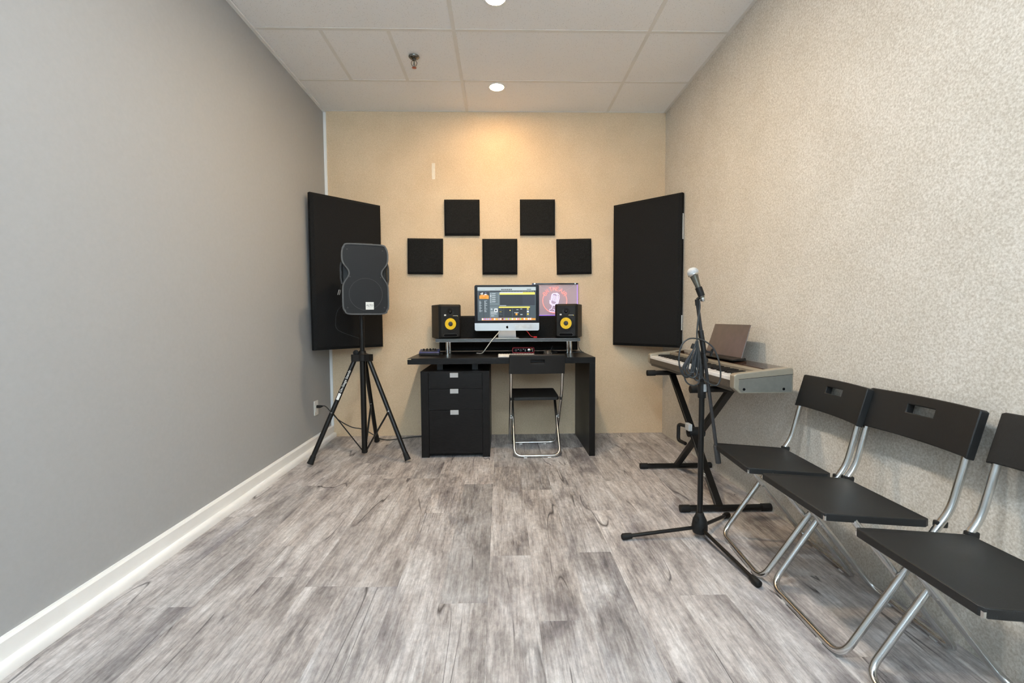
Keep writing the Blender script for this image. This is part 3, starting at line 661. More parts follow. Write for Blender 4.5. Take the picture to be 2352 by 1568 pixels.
for i, (pts, lab) in enumerate([([(.640, 3.955, .882), (.672, 3.93, .86), (.668, 3.88, .79), (.69, 3.85, .7555), (.72 - .03, 3.80, .7545), (.60, 3.79, .7545)], 'black cable draped over the shelf end nearest the piano'),
                                ([(.45, 3.93, .80), (.43, 3.86, .77), (.47, 3.80, .7545), (.42, 3.74, .7545), (.36, 3.78, .7545)], 'loose dark cable curling on the desk beside the mouse'),
                                ([(-.505, 3.64, .775), (-.475, 3.68, .7545), (-.49, 3.78, .7545), (-.50, 3.90, .7545)], 'short black cable from the blue mixer running under the shelf')]):
    cable('black_cable', pts, .0028, M['cable'], lab)

# mixer
t = thing('audio_mixer', 'small navy blue audio mixer with black knobs on the desk corner', 'mixer', (-.575, 3.69, .75), math.radians(4))
pr = [(-.075, .004), (-.078, .020), (-.070, .030), (.055, .044), (.065, .040), (.068, .006), (.060, .003), (-.070, .003)]
obj('shell', MB().prism(pr, lambda a, b, c: (c, a, b), -.079, .079), M['mixer_blue'], t, bevel=.002)
obj('face_plate', MB().add([(-.062, -.055, .0326), (.062, -.055, .0326), (.062, .04, .0432), (-.062, .04, .0432), (-.062, -.055, .030), (.062, -.055, .030), (.062, .04, .040), (-.062, .04, .040)], [(0, 1, 2, 3), (7, 6, 5, 4), (0, 4, 5, 1), (1, 5, 6, 2), (2, 6, 7, 3), (3, 7, 4, 0)]), M['dark_grey'], t)
obj('front_panel', MB().box((-.078, -.0795, .004), (.078, -.075, .020)), M['rubber'], t)
for x, y in ((-.045, -.02), (-.022, .012), (.002, .012), (.027, .012), (.045, -.02), (-.02, -.035), (.01, -.035)):
    obj('knob', MB().lathe([(.006, .036), (.0055, .052), (.004, .053), (.0001, .053)], 12, (x, y, 0)), M['rubber'], t, smooth=40)
for x in (-.06, .06):
    for y in (-.055, .05): obj('foot', MB().lathe([(.006, 0), (.006, .004)], 10, (x, y, 0)), M['rubber'], t)

# audio interface
t = thing('audio_interface', 'small red audio interface with a silver knob, under the shelf', 'audio interface', (.188, 3.85, .75))
YI = 3.785 - 3.85
obj('case', MB().ring(rounded(.182, .044, .006, 4, 0, .025), rounded(.174, .036, .004, 4, 0, .025), XZ(0), YI, .06), M['red'], t, smooth=40)
obj('front_panel', MB().prism(rounded(.1745, .0365, .004, 4, 0, .025), XZ(0), YI + .003, .055), M['ink'], t)
RR = Matrix.Rotation(RX90, 3, 'X')
obj('volume_knob', MB().lathe([(.0145, -.002), (.0135, .010), (.011, .0115), (.0001, .0115)], 24, (.047, YI + .003, .026), RR), M['chrome'], t, smooth=40)
for x in (-.062, -.022): obj('input_jack', MB().lathe([(.011, -.001), (.011, .002), (.007, .002), (.0065, .0005), (.0001, .0005)], 20, (x, YI + .003, .025), RR), M['dark_grey'], t, smooth=40)
for x, z, mm in ((-.042, .032, 'label_silver'), (.0, .033, 'label_silver'), (.015, .030, 'label_silver'), (.016, .020, 'label_silver'), (.066, .034, 'yellow_ink'), (.076, .034, 'sticker'), (.076, .019, 'label_silver')):
    obj('switch', MB().box((x - .003, YI + .0005, z - .003), (x + .003, YI + .003, z + .003)), M[mm], t)
for x in (-.07, .07): obj('foot', MB().box((x - .012, YI + .01, 0), (x + .012, .05, .0032)), M['rubber'], t)

# computer keyboard
t = thing('computer_keyboard', 'slim white computer keyboard at the front of the desk', 'keyboard', (.12, 3.495, .75))
obj('frame', MB().prism([(-.063, .0), (-.063, .004), (.055, .013), (.063, .012), (.063, 0)], lambda a, b, c: (c, a, b), -.141, .141), M['alu_light'], t, bevel=.001)
kc = MB().box((-.0072, -.0075, 0), (.0072, .0075, .0025)).mesh('key', M['white'])
for r_ in range(6):
    n = 14 if r_ else 8
    for q in range(n):
        if r_ == 0 and q == 3:
            link('space_bar', MB().box((-.043, -.0075, 0), (.043, .0075, .0025)).mesh('space_bar', M['white']), t, (-.01, -.051, .0052), (math.radians(4.4), 0, 0)); continue
        x = -.129 + q * .0198 if r_ else (-.129 + q * .0198 if q < 3 else .052 + (q - 4) * .0198)
        link('key', kc, t, (x, -.051 + r_ * .0195, .0052 + r_ * .0015), (math.radians(4.4), 0, 0))

# mouse
mb = MB(); nu, nv = 20, 8; vs = []
for j in range(nv + 1):
    ph = (math.pi / 2) * j / nv
    for i in range(nu):
        a = 2 * math.pi * i / nu; vs.append((.036 * math.cos(a) * math.cos(ph) ** .7, .058 * math.sin(a) * math.cos(ph) ** .7, .036 * math.sin(ph) * (1 - .12 * math.sin(a))))
mb.add(vs, [(j * nu + i, j * nu + (i + 1) % nu, (j + 1) * nu + (i + 1) % nu, (j + 1) * nu + i) for j in range(nv) for i in range(nu)] + [tuple(range(nu - 1, -1, -1))])
t = thing('computer_mouse', 'glossy dark grey computer mouse behind the desk chair', 'mouse', (.372, 3.60, .75))
obj('shell', mb, M['mouse'], t, smooth=70); 
obj('scroll_wheel', MB().lathe([(.007, -.004), (.007, .004)], 14, (0, -.030, .026), Matrix.Rotation(math.pi / 2, 3, 'Y')), M['rubber'], t, smooth=40)

# ------------------------------------------------------------------ on-air neon sign
t = thing('neon_sign', 'clear acrylic neon sign with a red circle and microphone, reading ON THE AIR', 'sign', (.481, 4.006, 1.0655))
O = (.481, 4.006, 1.0655); YS = 4.006
obj('acrylic_sheet', sh(MB().box((.284, YS + .001, 1.0675), (.676, YS + .006, 1.336)), O), M['glow_acrylic'], t)
obj('top_rail', sh(MB().box((.278, YS - .008, 1.334), (.682, YS + .014, 1.347)), O), M['glass_black'], t, bevel=.001)
obj('side_edge', sh(MB().box((.676, YS - .001, 1.0675), (.6795, YS + .007, 1.334)), O), M['edge_violet'], t)
obj('side_edge', sh(MB().box((.2805, YS - .001, 1.0675), (.284, YS + .007, 1.334)), O), M['edge_violet'], t)
obj('bottom_edge', sh(MB().box((.2805, YS - .001, 1.064), (.6795, YS + .007, 1.0675)), O), M['edge_violet'], t)
for x in (.30, .655): obj('standoff', sh(MB().lathe([(.006, -.002), (.006, .004), (.0001, .004)], 14, (x, YS - .008, 1.342), RR), O), M['chrome'], t, smooth=40)
cs = Vector((.477, YS - .003, 1.193)); CR = .106
def neon(name, pts2, mat, r=.0028):
    obj(name, sh(MB().tube([(cs.x + a, cs.y, cs.z + b_) for a, b_ in pts2], r, 8), O), mat, t, smooth=60)
neon('neon_arc', [(CR * math.cos(math.radians(a)), CR * math.sin(math.radians(a))) for a in range(-212, 33, 6)], M['neon_red'])
glyph = {'O': [[(.5 + .42 * math.cos(2 * math.pi * k / 16), .5 + .5 * math.sin(2 * math.pi * k / 16)) for k in range(17)]], 'N': [[(.1, 0), (.1, 1), (.9, 0), (.9, 1)]], 'T': [[(.0, 1), (1, 1)], [(.5, 1), (.5, 0)]],
         'H': [[(.1, 0), (.1, 1)], [(.9, 0), (.9, 1)], [(.1, .5), (.9, .5)]], 'E': [[(.9, 1), (.1, 1), (.1, 0), (.9, 0)], [(.1, .5), (.75, .5)]], 'A': [[(0, 0), (.5, 1), (1, 0)], [(.2, .38), (.8, .38)]],
         'I': [[(.5, 0), (.5, 1)]], 'R': [[(.1, 0), (.1, 1), (.65, 1), (.88, .86), (.88, .64), (.65, .5), (.1, .5)], [(.5, .5), (.92, 0)]]}
word = [('O', 146), ('N', 129), ('T', 109), ('H', 93), ('E', 77), ('A', 58), ('I', 45), ('R', 33)]
for ch_, ang in word:
    mb = MB(); a = math.radians(ang); ca = a - math.pi / 2; gw, gh = .024, .033
    for stroke in glyph[ch_]:
        pp = []
        for u, v in stroke:
            lx, lz = (u - .5) * gw, CR - .016 + v * gh; pp.append((cs.x + lx * math.cos(ca) - lz * math.sin(ca), cs.y, cs.z + lx * math.sin(ca) + lz * math.cos(ca)))
        mb.tube(pp, .0022, 6)
    obj('letter', sh(mb, O), M['neon_red'], t, smooth=50)
tl = math.radians(-8)
def mic_pts(pts): return [(a * math.cos(tl) - b_ * math.sin(tl), a * math.sin(tl) + b_ * math.cos(tl)) for a, b_ in pts]
neon('neon_microphone', mic_pts([(a * 1.0 - .008, b_) for a, b_ in (rounded(.05, .095, .02, 5, 0, .015) + [rounded(.05, .095, .02, 5, 0, .015)[0]])]), M['neon_blue'], .0026)
neon('neon_microphone', mic_pts([(-.005, .064), (.012, .068), (.030, .055), (.036, .03), (.030, -.02), (.018, -.03)]), M['neon_blue'], .0024)
for k in range(4): neon('neon_rib', mic_pts([(-.024 + k * .010, .05 - k * .002), (-.024 + k * .010, .0 - k * .003)]), M['neon_blue'], .0018)
for k in range(5): neon('neon_rib', mic_pts([(.019, .04 - k * .012), (.029, .036 - k * .012)]), M['neon_blue'], .0018)
neon('neon_yoke', mic_pts([(-.044, .0), (-.040, -.028), (-.018, -.042), (.008, -.040)]), M['neon_blue'], .0022)
neon('neon_base', mic_pts([(-.012, -.042), (-.020, -.075), (-.034, -.080), (-.034, -.098), (.012, -.098), (.012, -.080), (-.006, -.075)]), M['neon_blue'], .0022)
ch1 = MB().tube(spline([(.335, YS - .004, 1.334), (.36, YS - .004, 1.31), (.392, YS - .004, 1.288)], 6), .0007, 6).tube(spline([(.655, YS - .004, 1.334), (.625, YS - .004, 1.31), (.575, YS - .004, 1.285)], 6), .0007, 6)
obj('hanging_chain', sh(ch1, O), M['grey_ink'], t)

# ------------------------------------------------------------------ loudspeaker on tripod
SX, SY = -1.04, 3.437
t = thing('loudspeaker_stand', 'black steel tripod speaker stand in the corner by the grey wall', 'speaker stand', (SX, SY, 0))
feet = [Vector((-1.366, 3.228, 0)), Vector((-.683, 3.287, 0)), Vector((-1.052, 3.823, 0))]
obj('pole', MB().tube([(0, 0, .036), (0, 0, .79)], .0205, 20).tube([(0, 0, .79), (0, 0, 1.09)], .0165, 20), M['metal_black'], t, smooth=40)
obj('pole_end', MB().lathe([(.0001, .030), (.019, .030), (.022, .036), (.022, .062), (.0001, .062)], 20), M['rubber'], t, smooth=40)
hub = MB().lathe([(.024, .728), (.040, .732), (.042, .778), (.028, .790), (.024, .806), (.021, .808)], 12)
for f in feet:
    d = (f - Vector((SX, SY, 0))).normalized(); a = math.atan2(d.y, d.x); hub.obox(d * .048 + Vector((0, 0, .755)), .06, .046, .05, Matrix.Rotation(a, 3, 'Z'))
obj('hub', hub, M['plastic_black'], t, smooth=35)
obj('clamp_knob', MB().tube([(-.044, -.012, .792), (0, 0, .785)], .006, 8).lathe([(.019, -.008), (.021, -.005), (.021, .006), (.017, .009), (.0001, .009)], 14, (-.044, -.012, .792), Matrix.Rotation(RX90, 3, 'X')), M['rubber'], t, smooth=40)
for n_, f in enumerate(feet):
    p = f - Vector((SX, SY, 0)); d = p.normalized(); top = d * .055 + Vector((0, 0, .748)); bot = p * .985 + Vector((0, 0, .028))
    lg = obj('leg', MB().tube([top, bot], .0165, 16), M['metal_black'], t, smooth=40)
    ax = (bot - top).normalized()
    obj('rubber_foot', MB().tube([bot - ax * .045, bot - ax * .012, bot + ax * .013], [.0185, .0205, .0235], 14), M['rubber'], lg, smooth=40)
    mid = top.lerp(bot, .53)
    obj('brace', MB().bar(mid, d * .02 + Vector((0, 0, .055)), .014, .008), M['metal_black'], t)
    obj('rivet', MB().lathe([(.005, -.017), (.006, .017)], 10, mid, Matrix.Rotation(RX90, 3, 'X')), M['chrome'], lg, smooth=40)
    if n_ == 0:
        # white lettering and a sticker along the leg
        sd = ax.cross(Vector((0, 1, 0))).normalized(); nrm = Vector((.15, -1, 0)); nrm = (nrm - ax * nrm.dot(ax)).normalized(); xa = -ax; ya = nrm.cross(xa).normalized()
        def on_leg(s): return top.lerp(bot, s) + nrm * .0172
        Rm = Matrix((xa, ya, nrm)).transposed()
        me = text_mesh('On-Stage Stands', .026, .0003); me.materials.clear(); me.materials.append(M['sticker'])
        o = link('lettering', me, lg); o.matrix_local = Matrix.Translation(on_leg(.225)) @ Rm.to_4x4()
        obj('sticker', MB().obox(on_leg(.375), .050, .019, .0006, Rm), M['sticker'], lg)
# the loudspeaker itself
LA = math.radians(21)
t = thing('loudspeaker', 'black powered loudspeaker with waisted grille and white badge on the tripod', 'speaker', (SX + .03, SY - .02, 1.075), LA)
FY, LH, LW = -.150, .502, .318
def outline(sc_w, inset=0):
    P = []; hw = LW / 2
    ctl = [(0, LH - inset), (hw - .040, LH - inset - .002), (hw - .012 - inset, LH - .022 - inset * .6), (hw - inset, LH - .060), (hw - inset, LH - .115), (hw - .012 - inset, LH - .150), (hw - .040 - inset, LH - .190), (hw - .041 - inset, LH - .225),
           (hw - .012 - inset, LH - .272), (hw - .002 - inset, LH - .300), (hw - inset, LH - .34), (hw - inset, .060), (hw - .010 - inset, .028 + inset * .6), (hw - .040, inset + .002), (0, inset)]
    s = spline([Vector((a, b_, 0)) for a, b_ in ctl], 5)
    right = [(p.x, p.y) for p in s]; left = [(-p.x, p.y) for p in reversed(s[1:-1])]
    return right + left
obj('front_rim', MB().ring(outline(1), outline(1, .010), XZ(0), FY, FY + .055), M['rim_grey'], t, smooth=40)
gr = obj('grille', MB().prism(outline(1, .0095), XZ(0), FY + .005, FY + .020), M['grille'], t, smooth=30)
body = MB()
for z0, z1 in ((.004, LH - .004),):
    hw = LW / 2 - .004
    a = [(-hw, FY + .052), (hw, FY + .052), (hw - .004, FY + .13), (hw - .075, .145), (-hw + .075, .145), (-hw + .004, FY + .13)]
    body.prism(a, XY, z0 + .004, z1 - .012)
obj('cabinet', body, M['plastic_black'], t, bevel=.012, seg=3)
# waist pockets and side grips, cones seen through the grille
for s in (-1, 1): obj('side_grip', MB().tube(fillet([(s * (LW / 2 - .004), FY + .055, LH - .13), (s * (LW / 2 + .004), FY + .058, LH - .16), (s * (LW / 2 + .004), FY + .058, LH - .25), (s * (LW / 2 - .004), FY + .055, LH - .285)], .02), .008, 10), M['dark_grey'], t, smooth=50)
obj('top_handle', MB().tube(fillet([(-.085, FY + .10, LH - .012), (-.06, FY + .10, LH + .008), (.06, FY + .10, LH + .008), (.085, FY + .10, LH - .012)], .02), .011, 10), M['plastic_black'], t, smooth=50)
obj('cone_ring', MB().lathe([(.111, -.001), (.112, .001), (.114, .001), (.115, -.001)], 40, (.0, FY + .005, .145), RR, caps=False), M['dark_grey'], t, smooth=50)
for x, z in ((-.125, .05), (.125, .05), (-.120, LH - .045), (.120, LH - .045), (.105, LH - .235), (-.105, LH - .235)): obj('screw', MB().lathe([(.0055, 0), (.0045, .002), (.0001, .003)], 10, (x, FY + .005, z), RR), M['dark_grey'], t, smooth=40)
bd = obj('badge', MB().box((-.004, FY + .001, .036), (.052, FY + .005, .090)), M['sticker'], t, bevel=.001)
lettering('ALTO', .0185, M['ink'], bd, (.024, FY + .0008, .066), (RX90, 0, 0))
lettering('PROFESSIONAL', .0058, M['grey_ink'], bd, (.024, FY + .0008, .0555), (RX90, 0, 0))
obj('pole_socket', MB().lathe([(.0001, -.006), (.026, -.006), (.026, .010), (.0001, .010)], 16, (-.021, .027, 0)), M['rubber'], t, smooth=40)
for x in (-.10, .10): obj('foot', MB().lathe([(.010, -.004), (.012, .008)], 12, (x, FY + .09, 0)), M['rubber'], t)
# dangling jack leads on the speaker
t2 = thing('audio_lead', 'thin black audio lead with two metal jacks hanging beside the loudspeaker', 'cable', (-1.205, 3.33, 1.18))
p0 = on_y(783, 655, 3.36) - Vector(t2.location)
obj('lead', MB().tube(spline([Vector((-1.17, 3.44, 1.37)) - Vector(t2.location), on_y(781, 630, 3.38) - Vector(t2.location), p0, on_y(779, 668, 3.35) - Vector(t2.location)], 6), .002, 6).tube(spline([Vector((-1.17, 3.46, 1.16)) - Vector(t2.location), on_y(776, 712, 3.40) - Vector(t2.location), on_y(771, 735, 3.42) - Vector(t2.location), on_y(777, 758, 3.43) - Vector(t2.location), Vector((-1.062, 3.44, .90)) - Vector(t2.location)], 6), .0018, 6), M['cable'], t2, smooth=60)
for dx in (0, 3.6): obj('jack', MB().tube([on_y(779 + dx, 665, 3.35) - Vector(t2.location), on_y(776 + dx, 677, 3.35) - Vector(t2.location)], [.0042, .0034], 8), M['bright_chrome'], t2, smooth=40)

# ------------------------------------------------------------------ keyboard stand
t = thing('keyboard_stand', 'black double-bar folding X stand carrying the digital piano', 'stand', (1.2, 2.72, 0))
O = Vector((1.2, 2.72, 0)); NY, FYY = 2.372, 3.073
for y in (NY, FYY):
    bar_ = obj('floor_bar', MB().tube([Vector((.985, y, .020)) - O, Vector((1.422, y, .020)) - O], .0165, 14), M['metal_black'], t, smooth=40)
    for xa, xb in ((.957, 1.008), (1.400, 1.4505)): obj('end_cap', MB().tube([Vector((xa, y, .020)) - O, Vector((xb, y, .020)) - O], .0195, 14), M['rubber'], bar_, smooth=40)
for y, x0 in ((2.362, .998), (3.07, .998)):
    bar_ = obj('support_bar', MB().tube([Vector((x0 + .03, y, .6655)) - O, Vector((1.42, y, .6655)) - O], .0165, 14), M['metal_black'], t, smooth=40)
    obj('end_cap', MB().tube([Vector((x0, y, .6655)) - O, Vector((x0 + .055, y, .6655)) - O], .0200, 14), M['rubber'], bar_, smooth=40)
b1_ = obj('cross_leg', MB().bar(Vector((1.17, 3.07, .660)) - O, Vector((1.17, NY, .024)) - O, .022, .040, (1, 0, 0)), M['metal_black'], t, bevel=.002)
obj('cross_leg', MB().bar(Vector((1.213, 2.362, .660)) - O, Vector((1.213, FYY, .024)) - O, .022, .040, (1, 0, 0)), M['metal_black'], t, bevel=.002)
obj('pivot_disc', MB().lathe([(.030, -.05), (.030, .045)], 24, Vector((1.19, 2.72, .345)) - O, Matrix.Rotation(math.pi / 2, 3, 'Y')), M['rubber'], t, smooth=40)
pv = Vector((1.14, 2.72, .345)) - O
obj('release_handle', MB().tube(fillet([pv + Vector((0, .02, .03)), pv + Vector((-.025, .085, .03)), pv + Vector((-.03, .075, -.07)), pv + Vector((-.01, .01, -.075))], .02), .011, 10), M['plastic_black'], t, smooth=50)
obj('spring_block', MB().box(pv + Vector((-.012, -.035, .012)), pv + Vector((.012, .02, .055))), M['label_silver'], t, bevel=.004)
# small white mark low on the near leg
ax = (Vector((1.17, NY, .024)) - Vector((1.17, 3.07, .660))).normalized()
lp = Vector((1.17, 3.07, .66)).lerp(Vector((1.17, NY, .024)), .80) - O + Vector((-.0206, 0, 0))
lg_ = MB()
for st_ in ([(-.012, .008), (.000, .009), (-.006, -.009)], [(.0, .009), (.013, .009), (.012, .001), (.003, -.001), (.014, -.009)]): lg_.tube([lp + Vector((-.0004, -a, b_)) for a, b_ in st_], .0018, 6)
obj('logo_mark', lg_, M['sticker'], b1_)

# ------------------------------------------------------------------ digital piano
PX0, PX1, PY0, PY1, PZ = 1.09, 1.372, 2.09, 3.335, .6875
t = thing('digital_piano', 'champagne silver digital piano with weighted keys on the X stand', 'piano', ((PX0 + PX1) / 2, (PY0 + PY1) / 2, PZ))
hx, hy = (PX1 - PX0) / 2, (PY1 - PY0) / 2
cheek = [(-hx + .028, 0), (hx - .006, 0), (hx, .006), (hx, .112), (hx - .006, .119), (hx - .02, .120), (-hx + .012, .093), (-hx, .084), (-hx, .026)]
AYZ = lambda a, b, c: (a, c, b)
for s in (-1, 1):
    ya, yb = (-hy, -hy + .042) if s < 0 else (hy - .042, hy)
    ck_ = obj('end_cheek', MB().prism(cheek, AYZ, ya, yb), M['champagne'], t, bevel=.006, seg=3)
    yf = -hy - .0006 if s < 0 else hy
    obj('lower_case', MB().prism([(-hx + .034, .006), (hx - .008, .006), (hx - .006, .0875), (-hx + .024, .0645), (-hx + .022, .020)], AYZ, -hy - .0003 if s < 0 else hy - .001, -hy + .001 if s < 0 else hy + .0003), M['grey_case'], ck_)
    obj('seam', MB().add([(-hx + .022, yf, .0655), (hx - .002, yf, .0885), (hx - .002, yf, .0905), (-hx + .022, yf, .0675)] + [(-hx + .022, yf + .0006, .0655), (hx - .002, yf + .0006, .0885), (hx - .002, yf + .0006, .0905), (-hx + .022, yf + .0006, .0675)], [(0, 1, 2, 3), (7, 6, 5, 4), (0, 4, 5, 1), (2, 6, 7, 3)]), M['ink'], ck_)
    for x in (-hx + .048, hx - .045): obj('rubber_plug', MB().lathe([(.0065, -.0012), (.0065, .0008), (.004, .001), (.0001, .0004)], 14, (x, -hy if s < 0 else hy, .020), RR if s < 0 else Matrix.Rotation(-RX90, 3, 'X')), M['ink'], ck_, smooth=40)
obj('bottom_case', MB().box((-hx + .010, -hy + .042, .004), (hx - .002, hy - .042, .030)), M['taupe'], t, bevel=.003)
obj('key_slip', MB().prism([(-hx + .026, .001), (-hx + .001, .026), (-hx + .001, .058), (-hx + .010, .058), (-hx + .030, .01)], AYZ, -hy + .042, hy - .042), M['taupe'], t)
obj('rear_case', MB().box((hx - .02, -hy + .042, .03), (hx, hy - .042, .118)), M['champagne'], t, bevel=.004)
obj('key_fallboard', MB().prism([(-hx + .150, .060), (-hx + .146, .098), (-hx + .150, .100), (-hx + .182, .1035), (-hx + .182, .060)], AYZ, -hy + .042, hy - .042), M['champagne'], t)
obj('control_panel', MB().prism([(-hx + .182, .060), (-hx + .182, .1040), (-hx + .186, .1070), (hx - .016, .1195), (hx - .016, .060)], AYZ, -hy + .030, hy - .030), M['brown_gloss'], t)
for k in range(6): obj('panel_button', MB().box((-hx + .200, hy - .22 + k * .022, .107), (-hx + .208, hy - .206 + k * .022, .1105)), M['ink'], t)
kw = (2 * hy - .084) / 52; y0k = -hy + .042
wk = MB().prism([(0, .058), (0, .0735), (.002, .0755), (.148, .0755), (.148, .058)], AYZ, -kw / 2 + .00045, kw / 2 - .00045).mesh('white_key', M['ivory'])
bk = MB().prism([(0, .072), (.004, .0855), (.097, .0865), (.097, .072)], AYZ, -.0052, .0052).mesh('black_key', M['keyblack'])
order = 'ABCDEFG'; n_ = 0
for k in range(52):
    yk = y0k + (51 - k + .5) * kw     # bass end is the far end, seen from the player at the left
    link('white_key', wk, t, (-hx + .004, yk, 0))
    nm = order[k % 7]
    if nm in 'ACDFG' and k < 51: link('black_key', bk, t, (-hx + .053, yk - kw / 2, 0))
# music rest, leaning against the back
rb0, rb1 = on_x(1704, 818, 1.325), on_x(1622, 806, 1.325)
t2 = thing('music_rest', 'smoked brown music rest standing up at the back of the piano', 'music stand', (1.31, (rb0.y + rb1.y) / 2, PZ + .119))
yc = (rb0.y + rb1.y) / 2; hyr = abs(rb1.y - rb0.y) / 2
obj('rest_panel', MB().add([(.012, -hyr, .012), (.012, hyr, .012), (.066, hyr - .01, .195), (.066, -hyr + .01, .195), (.016, -hyr, .012), (.016, hyr, .012), (.070, hyr - .01, .195), (.070, -hyr + .01, .195)],
                           [(0, 1, 2, 3), (7, 6, 5, 4), (0, 4, 5, 1), (1, 5, 6, 2), (2, 6, 7, 3), (3, 7, 4, 0)]), M['brown_rest'], t2, bevel=.0012)
obj('rest_base', MB().prism([(-.045, -.0005), (-.045, .006), (.010, .012), (.024, .016), (.030, .0), (.030, -.0005)], AYZ, -hyr - .02, hyr + .01), M['keyblack'], t2, bevel=.001)

# ------------------------------------------------------------------ microphone stand
MX, MY = .942, 2.098
t = thing('microphone_stand', 'black tripod microphone stand with a raised boom arm beside the piano', 'microphone stand', (MX, MY, 0))
O = Vector((MX, MY, 0))
obj('upright', MB().tube([(0, 0, .06), (0, 0, .735)], .0125, 14).tube([(0, 0, .735), (0, 0, .85)], .0085, 14), M['metal_black'], t, smooth=40)
obj('tripod_hub', MB().lathe([(.0001, .022), (.030, .022), (.036, .034), (.036, .058), (.031, .085), (.021, .106), (.017, .118), (.0128, .120)], 18), M['rubber'], t, smooth=50)
obj('hub_screw', MB().tube([(-.024, -.028, .098), (-.030, -.036, .098)], .009, 10), M['rubber'], t, smooth=40)
for ex, ey in ((.582, 2.082), (.990, 1.698), (1.170, 2.290)):
    d = Vector((ex - MX, ey - MY, 0)); n_ = d.normalized()
    lg = obj('leg', MB().tube([n_ * .025 + Vector((0, 0, .046)), d + Vector((0, 0, .016))], .0085, 12), M['metal_black'], t, smooth=40)
    a_ = (d + Vector((0, 0, .016)) - n_ * .025 - Vector((0, 0, .046))).normalized(); e_ = d + Vector((0, 0, .0155))
    obj('rubber_foot', MB().tube([e_ - a_ * .03, e_ - a_ * .004, e_ + a_ * .014, e_ + a_ * .02], [.0125, .0155, .0150, .008], 12), M['rubber'], lg, smooth=50)
obj('height_clutch', MB().lathe([(.0165, .668), (.018, .672), (.018, .735), (.014, .742), (.0125, .742)], 16), M['rubber'], t, smooth=40)
obj('clutch_label', MB().box((.000, -.0185, .700), (.014, -.0175, .735)), M['label_silver'], t)
by = 2.058
bpt = lambda x, y: on_y(x, y, by) - O
bl, bu = bpt(1650, 1062), bpt(1601, 690)
boom = obj('boom_arm', MB().tube([bl, bu], .0078, 12), M['dark_grey'], t, smooth=40)
dr = (bu - bl).normalized()
boom.data.materials[0] = M['metal_grey']
obj('counterweight', MB().tube([bl - dr * .002, bl + dr * .080, bl + dr * .083], [.0125, .0125, .009], 14), M['dark_grey'], boom, smooth=40)
q0, q1 = bpt(1609, 760), bpt(1617, 808)
obj('boom_sleeve', MB().tube([q0 - dr * -.004, q0, q1, q1 + dr * -.004], [.0105, .0125, .0115, .0125], 14), M['plastic_black'], boom, smooth=40)
pc = bpt(1616, 806)
obj('boom_swivel', MB().tube([pc, Vector((0, 0, .845))], [.013, .013], 14).lathe([(.016, -.012), (.016, .012)], 14, Vector((0, -.014, .848)), RR), M['rubber'], t, smooth=40)
wn = pc + Vector((.035, -.005, -.006))
obj('wing_screw', MB().tube([pc, wn], .0045, 8).obox(wn, .008, .008, .034, Matrix.Rotation(.25, 3, 'Y')), M['rubber'], t, smooth=40)
# microphone in its clip
mt_ = on_y(1594, 627, by); mb_ = on_y(1606, 668, by + .0)
mb_.y = by - .005; mt_.y = by + .010
t2 = thing('microphone', 'handheld vocal microphone with a silver mesh head in the boom clip', 'microphone', mb_)
ax = (mt_ - mb_).normalized(); Rm = ax.to_track_quat('Z', 'Y').to_matrix()
ln = (mt_ - mb_).length
obj('windscreen', MB().lathe([(.014, -.010), (.0225, -.006), (.0250, .002), (.0245, .010), (.020, .019), (.011, .025), (.0001, .027)], 24, mt_ - mb_, Rm), M['mesh_metal'], t2, smooth=60)
obj('band', MB().lathe([(.0185, -.013), (.0243, -.009), (.0243, -.005)], 24, mt_ - mb_, Rm), M['bright_chrome'], t2, smooth=60)
obj('handle', MB().lathe([(.0105, -.035), (.0118, -.02), (.0125, ln * .35), (.0185, ln - .012)], 20, (0, 0, 0), Rm), M['mic_body'], t2, smooth=50)
obj('connector', MB().lathe([(.007, -.050), (.0095, -.047), (.0095, -.035), (.0105, -.034)], 16, (0, 0, 0), Rm), M['chrome'], t2, smooth=40)
cl0 = mb_ - O - ax * .004
obj('microphone_clip', MB().tube([cl0 - ax * .022, cl0 + ax * .02], [.0145, .0155], 14).tube([cl0 - ax * .02, bu + dr * .004], .007, 10).tube([bu - dr * .022, bu + dr * .006], [.0105, .0095], 12), M['rubber'], t, smooth=40)
# microphone cable: down the boom, then coiled over the swivel
cy0 = by - .018
cp = lambda x, y, dy=0: on_y(x, y, cy0 + dy)
main = [mb_ - ax * .048, cp(1607, 690), cp(1607.5, 706), cp(1604, 730), cp(1601, 760), cp(1601, 780), cp(1600, 800), cp(1598, 822), cp(1602, 845), cp(1612, 864), cp(1626, 878), cp(1640, 885), cp(1650, 881), cp(1655, 865), cp(1654, 845), cp(1649, 822), cp(1637, 797), cp(1618, 783), cp(1601, 777.5),
        cp(1582, 778), cp(1567, 790), cp(1560.5, 810), cp(1560, 835), cp(1564, 852), cp(1571, 864), cp(1580, 866), cp(1592, 856), cp(1599, 835, -.006), cp(1602, 805, -.008), cp(1601, 784, -.004)]
t2 = thing('microphone_cable', 'charcoal microphone cable coiled in loops over the boom swivel', 'cable', cp(1600, 885))
o_ = Vector(t2.location)
obj('hanging_cable', MB().tube([p - o_ for p in spline(main, 6)], .0036, 8), M['cable'], t2, smooth=60)
coil = []
